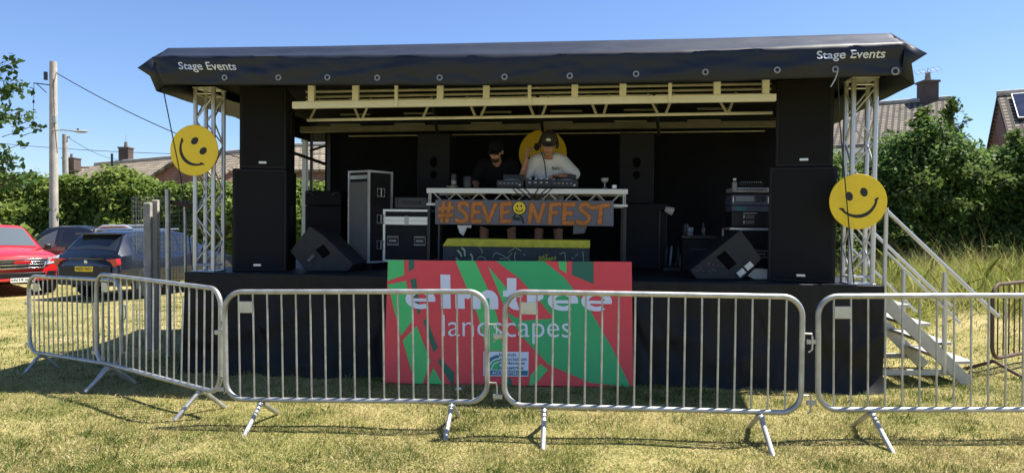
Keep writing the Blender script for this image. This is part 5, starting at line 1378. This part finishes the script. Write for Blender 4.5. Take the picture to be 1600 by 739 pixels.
# right house
rR = Vector((17.26, 28, 6.62)); d_ = Vector((-.86, .5, 0)); rL = rR + d_ * 9.5
t, T, x, y = house('house with large brown tiled roof, white fascia and brick chimney with an aerial', rL, rR, 4.1, 1.95, 'render', 'tiles', 'houses behind the hedges')
ch = chimney(t, T, rR + d_ * .55 + Vector((0, 0, -.25)), .56, .95, 1)
p = T @ (rR + d_ * .55 + Vector((0, 0, .75)))
ae = MB(); ae.tube(p, p + Vector((0, 0, .55)), .015, 6); ae.tube(p + Vector((-.55, -.1, .32)), p + Vector((.55, .1, .55)), .012, 6)
for k in range(6): q = p + Vector((-.55, -.1, .32)).lerp(Vector((.55, .1, .55)), k / 5); ae.tube(q + Vector((0, -.16, -.12)), q + Vector((.0, .16, .16)), .009, 5)
ae.build('aerial', M['galv'], ch)
eL = rL + y * 4.32 + Vector((0, 0, -2.12)); eR = rR + y * 4.32 + Vector((0, 0, -2.12))
a, b_ = T @ eL, T @ eR; dd = (b_ - a)
Q = Matrix((dd.normalized(), Vector((-dd.y, dd.x, 0)).normalized(), Vector((0, 0, 1)))).transposed().to_4x4(); Q.translation = (a + b_) / 2
MB().box((0, -.02, -.12), (dd.length, .04, .26), T=Q).build('fascia', M['white'], t, bevel=.005)
MB().tube((a + Vector((0, 0, .02)) + y * .07), (b_ + Vector((0, 0, .02)) + y * .07), .06, 8).build('gutter', M['mgrey'], t)
for k in (.35, .75):
    wv = rL.lerp(rR, k) + y * 4.13; window_(t, T, (wv.x, wv.y, 2.9), x, 1.5, 1.2, -1)
# far right house with solar panels
ap = at(1563, 148, 24); dx_ = Vector((.894, -.447, 0))
t, T, x, y = house('brick house with solar panels on its roof at the picture edge', ap, ap + dx_ * 8, 2.05, 1.58, 'brickb', 'tiles', 'houses behind the hedges', over=.1)
y_ = Vector((-.447, -.894, 0)); n_ = (y_ * 2.05 + Vector((0, 0, -1.58))).normalized()
up_ = dx_.cross(n_); up_ = up_ if up_.z > 0 else -up_
for k in range(4):
    c = ap + dx_ * (.74 + .98 * k) + n_ * 1.0
    up2 = dx_.cross(n_); up2 = up2 if up2.z > 0 else -up2
    Q = Matrix((dx_, n_, up2)).transposed().to_4x4(); Q.translation = T @ (c + up2 * .10)
    f = MB().box((0, 0, 0), (.95, 1.6, .04), T=Q).build('solar_panel', M['silver'], t, bevel=.004); MB().box((0, 0, .021), (.89, 1.53, .012), T=Q).build('cells', M['solar'], f)
pp_ = T @ at(1579, 206, 22.1); MB().tube((pp_.x, pp_.y, 1), (pp_.x, pp_.y, pp_.z), .06, 8).build('downpipe', M['rust'], t)

# ================================================================== POLES, LAMP, WIRES
Yp = 24.0
p = at(80.5, 97, Yp)
t = thing('utility_pole', 'tall timber utility pole rising from the left hedge', 'pole', loc=(p.x, Yp, -.1))
MB().path([(0, 0, 0), (.06, 0, p.z + .1)], 0, 14, radii=[.15, .115]).build('shaft', M['polewood'], t)
hz = lambda py: at(80, py, Yp).z + .1
MB().box((-.14, -.1, hz(120)), (.10, .08, .28)).build('switch_box', M['dgrey'], t, bevel=.01); MB().box((.16, -.1, hz(187)), (.10, .08, .26)).build('switch_box', M['galvflat'], t, bevel=.01)
MB().tube((0, -.1, hz(134)), (-.55, -.1, hz(131)), .018, 6).build('bracket', M['blk'], t); MB().tube((-.12, -.1, hz(146)), (-.45, -.1, hz(132)), .014, 6).build('bracket', M['blk'], t)
MB().tube((-.54, -.1, hz(132)), (-.58, -.1, hz(190)), .008, 5).build('drop_wire', M['wire'], t); MB().ell((-.565, -.1, hz(160)), (.035, .035, .06)).build('insulator', M['blk'], t)
MB().path([(.13, -.12, hz(125)), (.17, -.13, hz(200)), (.25, -.13, hz(240))], .012, 5).build('down_cable', M['wire'], t)
lmp = thing('street_lamp', 'slim street lamp head on a bracket arm fixed to the utility pole', 'street lamp', 'street lamps', loc=(p.x + .1, Yp - .12, at(86, 205, Yp).z))
MB().path([(0, 0, 0), (.35, 0, .02), (.72, 0, -.02)], .022, 8).build('arm', M['galv'], lmp)
MB().ell((.95, 0, -.03), (.27, .09, .045)).build('lamp_head', M['galvflat'], lmp); MB().ell((.97, 0, -.055), (.18, .07, .03)).build('lens', M['lamp'], lmp); MB().lathe([(.03, 0), (.03, .06)], 8, T=Matrix.Translation((.85, 0, .01))).build('photocell', M['blk'], lmp)
p2 = at(101.5, 210, 31)
t = thing('timber_pole', 'shorter timber pole standing right of the tall utility pole', 'pole', loc=(p2.x, 31, 0))
MB().path([(0, 0, 0), (.0, 0, p2.z)], 0, 12, radii=[.14, .11]).build('shaft', M['wood'], t); MB().box((.1, 0, p2.z - .12), (.25, .06, .06)).build('bracket', M['galv'], t)
def wire(label, a, b_, sag=.3, r=.010):
    a, b_ = Vector(a), Vector(b_); pts = [a.lerp(b_, k / 20) - Vector((0, 0, sag * 4 * (k / 20) * (1 - k / 20))) for k in range(21)]
    tag(MB().path(pts, r, 5).build('overhead_wire', M['wire']), label, 'wire', 'overhead wires')
wire('overhead wire sloping down from the top of the utility pole', at(84, 112, Yp), at(420, 262, 22), .25, .016)
wire('nearly level overhead wire passing behind both timber poles', at(-60, 218, 34), at(520, 240, 30), .3, .013)
wire('faint wire dropping from the shorter pole to the long house', at(104, 213, 31), at(186, 250, 44), .2, .012)

# ================================================================== VEGETATION
def leaf_cloud(C, size, nrm_bias=None, aspect=1.6, jit=1.0, up=.9):
    """leaf quads (pointed, slightly folded) at the points C"""
    n = len(C); nv = rng.normal(size=(n, 3)); nv[:, 2] += up
    if nrm_bias is not None: nv += nrm_bias
    nv /= np.linalg.norm(nv, axis=1, keepdims=True)
    tv = np.cross(nv, rng.normal(size=(n, 3))); tv /= np.linalg.norm(tv, axis=1, keepdims=True) + 1e-9
    bv = np.cross(nv, tv); s = size * (.55 + .9 * rng.random((n, 1)))
    V = np.zeros((n, 4, 3)); a = tv * s * aspect * .5; b_ = bv * s * .5
    V[:, 0] = C - a; V[:, 1] = C + b_ - a * .1 + nv * s * .12; V[:, 2] = C + a; V[:, 3] = C - b_ - a * .1 + nv * s * .12
    return V
def clumps(centres, radii, per, size, bias=None):
    out = []
    for c, r in zip(centres, radii):
        k = max(4, int(per * (r / .3) ** 2)); d = rng.normal(size=(k, 3)); d /= np.linalg.norm(d, axis=1, keepdims=True)
        rad = r * rng.random((k, 1)) ** .45
        out.append(leaf_cloud(c + d * rad * np.array([1, 1, .75]), size, d * .9))
    return np.concatenate(out)
def hedge_leaves(path, top, depth, n_cl, per, size, bottom=.0, rr=(.2, .5)):
    """clumps over a hedge body that follows path (list of x,y) with height function top(s, x)"""
    P_ = np.array(path); seg = np.hypot(*np.diff(P_, axis=0).T); cum = np.concatenate([[0], np.cumsum(seg)])
    s = rng.random(n_cl) * cum[-1]; i = np.clip(np.searchsorted(cum, s) - 1, 0, len(seg) - 1); f = (s - cum[i]) / seg[i]
    base = P_[i] + (P_[i + 1] - P_[i]) * f[:, None]; dr = (P_[i + 1] - P_[i]) / seg[i][:, None]; nr_ = np.stack([dr[:, 1], -dr[:, 0]], 1)
    H = np.array([top(a, b_) for a, b_ in zip(s, base[:, 0])])
    h = bottom + (H - bottom) * rng.random(n_cl) ** .6
    bulge = np.array([.6 * nz(a * .6, b_ * .8, 2) + .45 * nz(a * 1.5, b_ * 1.7, 5) for a, b_ in zip(s, h)])
    prof = 1 - .45 * (h / H) ** 3
    off = depth * prof * (1 - rng.random(n_cl) ** 2.2 * 1.0) + bulge
    C = np.stack([base[:, 0] + nr_[:, 0] * off, base[:, 1] + nr_[:, 1] * off, h], 1)
    return clumps(C, rr[0] + (rr[1] - rr[0]) * rng.random(n_cl), per, size)
def stems(mb, pts, r):
    for a, b_ in pts: mb.tube(a, b_, r, 6, r2=r * .4)
def px_top(table, Y, drop=.3):          # hedge height from the photograph's outline, at distance Y
    xs_, ys_ = zip(*table)
    def f(s, x, y=None):
        px = 800 + FPX * x / Y; py = np.interp(px, xs_, ys_); return at(px, py, Y).z - drop + .18 * nz(s * 1.1, 3, 3) + .12 * nz(s * 3.2, 8, 1)
    return f
YH = 24.5
topL = px_top([(-100, 262), (0, 266), (70, 274), (120, 268), (165, 262), (205, 270), (240, 284), (320, 284), (420, 276), (520, 282), (620, 285)], YH)
t = thing('hedgerow', 'long leafy green hedgerow behind the parked cars', 'hedge', 'hedges', loc=(-12, YH + 1.2, 0))
V = hedge_leaves([(-21, YH + 1.3), (-4, YH + 1.3)], topL, 1.5, 2800, 44, .105, -.2, (.22, .6)) - np.array([-12, YH + 1.2, 0])
quads_mesh('foliage', V, M['hedge'], t)
mb = MB()
for k in range(46):
    xx = -8.8 + 17 * k / 45; mb.tube((xx, random.uniform(-.4, .3), -.3), (xx + random.uniform(-.4, .4), random.uniform(-.6, .4), 2.2), .05, 6, r2=.015)
mb.build('stems', M['bark'], t)
# right hedge
YR = 15.2
topR = px_top([(1180, 232), (1290, 240), (1330, 225), (1375, 258), (1408, 244), (1440, 196), (1475, 190), (1500, 200), (1545, 232), (1570, 238), (1600, 232), (1700, 215)], YR, .12)
t = thing('hedgerow', 'tall dark leafed hedge behind the metal steps', 'hedge', 'hedges', loc=(9.5, YR + 1, 0))
V = hedge_leaves([(4.6, YR + 2.2), (8.5, YR + 1.4), (14.5, YR + 1.0)], topR, 1.6, 2500, 62, .062, .3, (.16, .48)) - np.array([9.5, YR + 1, 0])
quads_mesh('foliage', V, M['hedger'], t)
mb = MB()
for k in range(30):
    xx = -4 + 8.6 * k / 29; mb.tube((xx, random.uniform(-.2, .5), 0), (xx + random.uniform(-.5, .5), random.uniform(-.4, .6), 2.4), .05, 6, r2=.012)
C = []
for k in range(150):
    xx = random.uniform(3.6, 14.2); yy = YR + 1.4 + random.uniform(-.3, .8); h = topR(xx, xx) - random.uniform(.15, .5)
    a = random.uniform(0, 6.28); L = random.uniform(.2, .6) * (.5 if xx < 8.6 else 1); tip = Vector((xx + math.cos(a) * L * .45, yy + math.sin(a) * L * .4, h + L)); b0 = Vector((xx, yy, h - .2)); o_ = Vector((9.5, YR + 1, 0))
    mb.tube(b0 - o_, tip - o_, .010, 5, r2=.003)
    for j in range(26):
        q = b0.lerp(tip, .15 + .85 * random.random()) - o_; C.append((q.x + random.gauss(0, .06), q.y + random.gauss(0, .06), q.z + random.gauss(0, .05)))
for k in range(70):
    xx = random.uniform(4.8, 13.5); h = random.uniform(.8, 2.9); yy = YR - .35 + random.uniform(-.5, .3); L = random.uniform(.25, .6); a = random.uniform(-2.8, -.3)
    o_ = Vector((9.5, YR + 1, 0)); b0 = Vector((xx, yy + .5, h)); tip = Vector((xx + math.cos(a) * L, yy + math.sin(a) * L, h + random.uniform(-.2, .35)))
    mb.tube(b0 - o_, tip - o_, .010, 5, r2=.003)
    for j in range(34):
        q = b0.lerp(tip, .3 + .7 * random.random()) - o_; C.append((q.x + random.gauss(0, .07), q.y + random.gauss(0, .07), q.z + random.gauss(0, .06)))
quads_mesh('sprays', leaf_cloud(np.array(C), .062, up=.9), M['shrub'], t)
mb.build('stems', M['bark'], t)
# saplings rising out of the right hedge
def sapling(label, px, ytop, ybase, Y, spread, n, group='saplings in the right hedge'):
    p0, p1 = at(px, ybase, Y), at(px, ytop, Y); h = p1.z - p0.z
    t = thing('sapling', label, 'small tree', group, loc=(p0.x, Y, p0.z)); tr = MB(); C = []
    tr.path([(0, 0, -1.2), (.05, 0, h * .5), (0, .03, h)], 0, 8, radii=[.05, .03, .008])
    for k in range(n):
        f = (k + .5) / n; z = h * (.05 + .93 * f); L = spread * (1.05 - f) ** .7 * random.uniform(.5, 1.15); a = random.uniform(0, 6.28)
        e = Vector((math.cos(a) * L, math.sin(a) * L * .7, z + L * .55)); s0 = Vector((.05 * (1 - abs(2 * f - 1)), 0, z))
        tr.tube(s0, e, .012, 5, r2=.004)
        for j in range(7):
            q = s0.lerp(e, .25 + .75 * j / 6); C += [tuple(q + Vector((random.gauss(0, .05), random.gauss(0, .05), random.gauss(0, .05)))) for _ in range(5)]
    tr.build('trunk', M['bark'], t); quads_mesh('crown', leaf_cloud(np.array(C), .06), M['shrub'], t)
sapling('feathery sapling rising out of the hedge below the chimney', 1440, 172, 270, 15.9, .62, 34)
sapling('thin sapling rising beside the roof verge, right of the feathery one', 1487, 156, 270, 15.9, .50, 32)
sapling('low leafy sprig in the hedge right under the far brick house', 1590, 206, 290, 15.4, .55, 26)
# tree at the left edge
random.seed(5)
t = thing('tree', 'broadleaf tree reaching in at the left edge of the picture', 'tree', None, loc=(-11.6, 14.4, 0))
tr = MB(); tr.path([(0, 0, -.2), (.1, 0, 2.0), (-.1, 0, 4.6)], 0, 10, radii=[.2, .14, .05]); C = []; Rd = []
for k in range(46):
    z = random.uniform(1.5, 5.0); L = 1.55 * math.sin(math.pi * (z - .9) / 4.6) ** .6 * random.uniform(.55, 1.05); a = random.uniform(0, 6.28)
    s0 = Vector((0, 0, z - .3)); e = Vector((math.cos(a) * L, math.sin(a) * L, z + .2)); tr.tube(s0, e, .035, 6, r2=.008)
    for j in range(5): q = s0.lerp(e, .45 + .55 * j / 4); C.append(tuple(q)); Rd.append(random.uniform(.14, .30))
for px, py in ((28, 96), (22, 92), (8, 100), (5, 125), (30, 128), (18, 140), (10, 150), (20, 175), (58, 195), (45, 190), (62, 203), (30, 205), (35, 225), (15, 110), (25, 260), (10, 165)):
    q = at(px, py, 14.3) - Vector((-11.6, 14.4, 0)); C.append(tuple(q)); Rd.append(.15); tr.tube((q.x - .35, q.y, q.z - .12), tuple(q), .009, 5, r2=.004)
tr.build('trunk', M['bark'], t); quads_mesh('crown', clumps(np.array(C), Rd, 36, .085), M['treel'], t)
t = thing('bush', 'rounded bush under the tree at the left picture edge', 'bush', None, loc=(-15.5, 20.5, -.1))
C = np.array([(random.uniform(-1.5, 1.4), random.uniform(-.5, .7), abs(random.gauss(0, 1)) * .9 + .3) for _ in range(150)])
C = C[np.hypot(C[:, 0] / 1.6, C[:, 2] / 2.6) < 1]
quads_mesh('foliage', clumps(C, rng.uniform(.15, .4, len(C)), 24, .13), M['hedge'], t); MB().tube((0, 0, -.1), (0, 0, 1.5), .06, 6, r2=.02).build('stem', M['bark'], t)
# long grass at the foot of the hedges
def tall(n, x0, x1, y0, y1, h0, h1, w, mname, label, shape=None):
    x = x0 + (x1 - x0) * rng.random(n); y = y0 + (y1 - y0) * rng.random(n)
    if shape is not None: k = shape(x, y); x, y = x[k], y[k]; n = len(x)
    tag(quads_mesh('tall_grass', tuft(blades(n, (x, y), h0, h1, w, 1.15, .08)), M[mname]), label, 'grass', kind='stuff')
edge = lambda x, y: y > 10.3 + .5 * np.sin(x * 1.1) + .35 * np.sin(x * 2.7 + 1) + .8 * rng.random(len(x))
tall(46000, 3.6, 14, 10, 15.4, .2, .75, .0042, 'tallblade', 'long yellow green grass below the right hedge', edge)
tall(2600, 3.6, 14, 11, 15.2, .6, 1.2, .0022, 'straw', 'dry seed stalks standing in the long grass by the right hedge')
tall(4500, -19, -13, 21.5, 24.4, .5, 1.1, .010, 'straw', 'dry straw coloured grass below the left hedge')
tall(900, -4.6, 4.0, 6.9, 7.9, .04, .12, .004, 'blade', 'longer grass along the foot of the stage skirt', lambda x, y: np.abs(y - (7.42 - x * .114 - .08)) < .10)

for px, py, Y in ((507, 571, 7.62), (716, 612, 6.75)):
    q = at(px, py, Y); q.z = max(q.z, gz(q.x, Y)) + .02
    sc_ = MB(); sc_.add([q + Vector(v) for v in ((-.03, 0, 0), (.0, -.02, .012), (.035, 0, .0), (.02, .02, .02), (-.015, .02, .018))], [(0, 1, 4), (1, 3, 4), (1, 2, 3)])
    o = sc_.build('paper_scrap', M['white'], smooth=0); so = o.modifiers.new('sheet', 'SOLIDIFY'); so.thickness = .002
    tag(o, 'tiny white scrap lying at the foot of the black skirt' if px < 600 else 'tiny white scrap on the grass in front of the board', 'litter', 'paper scraps')
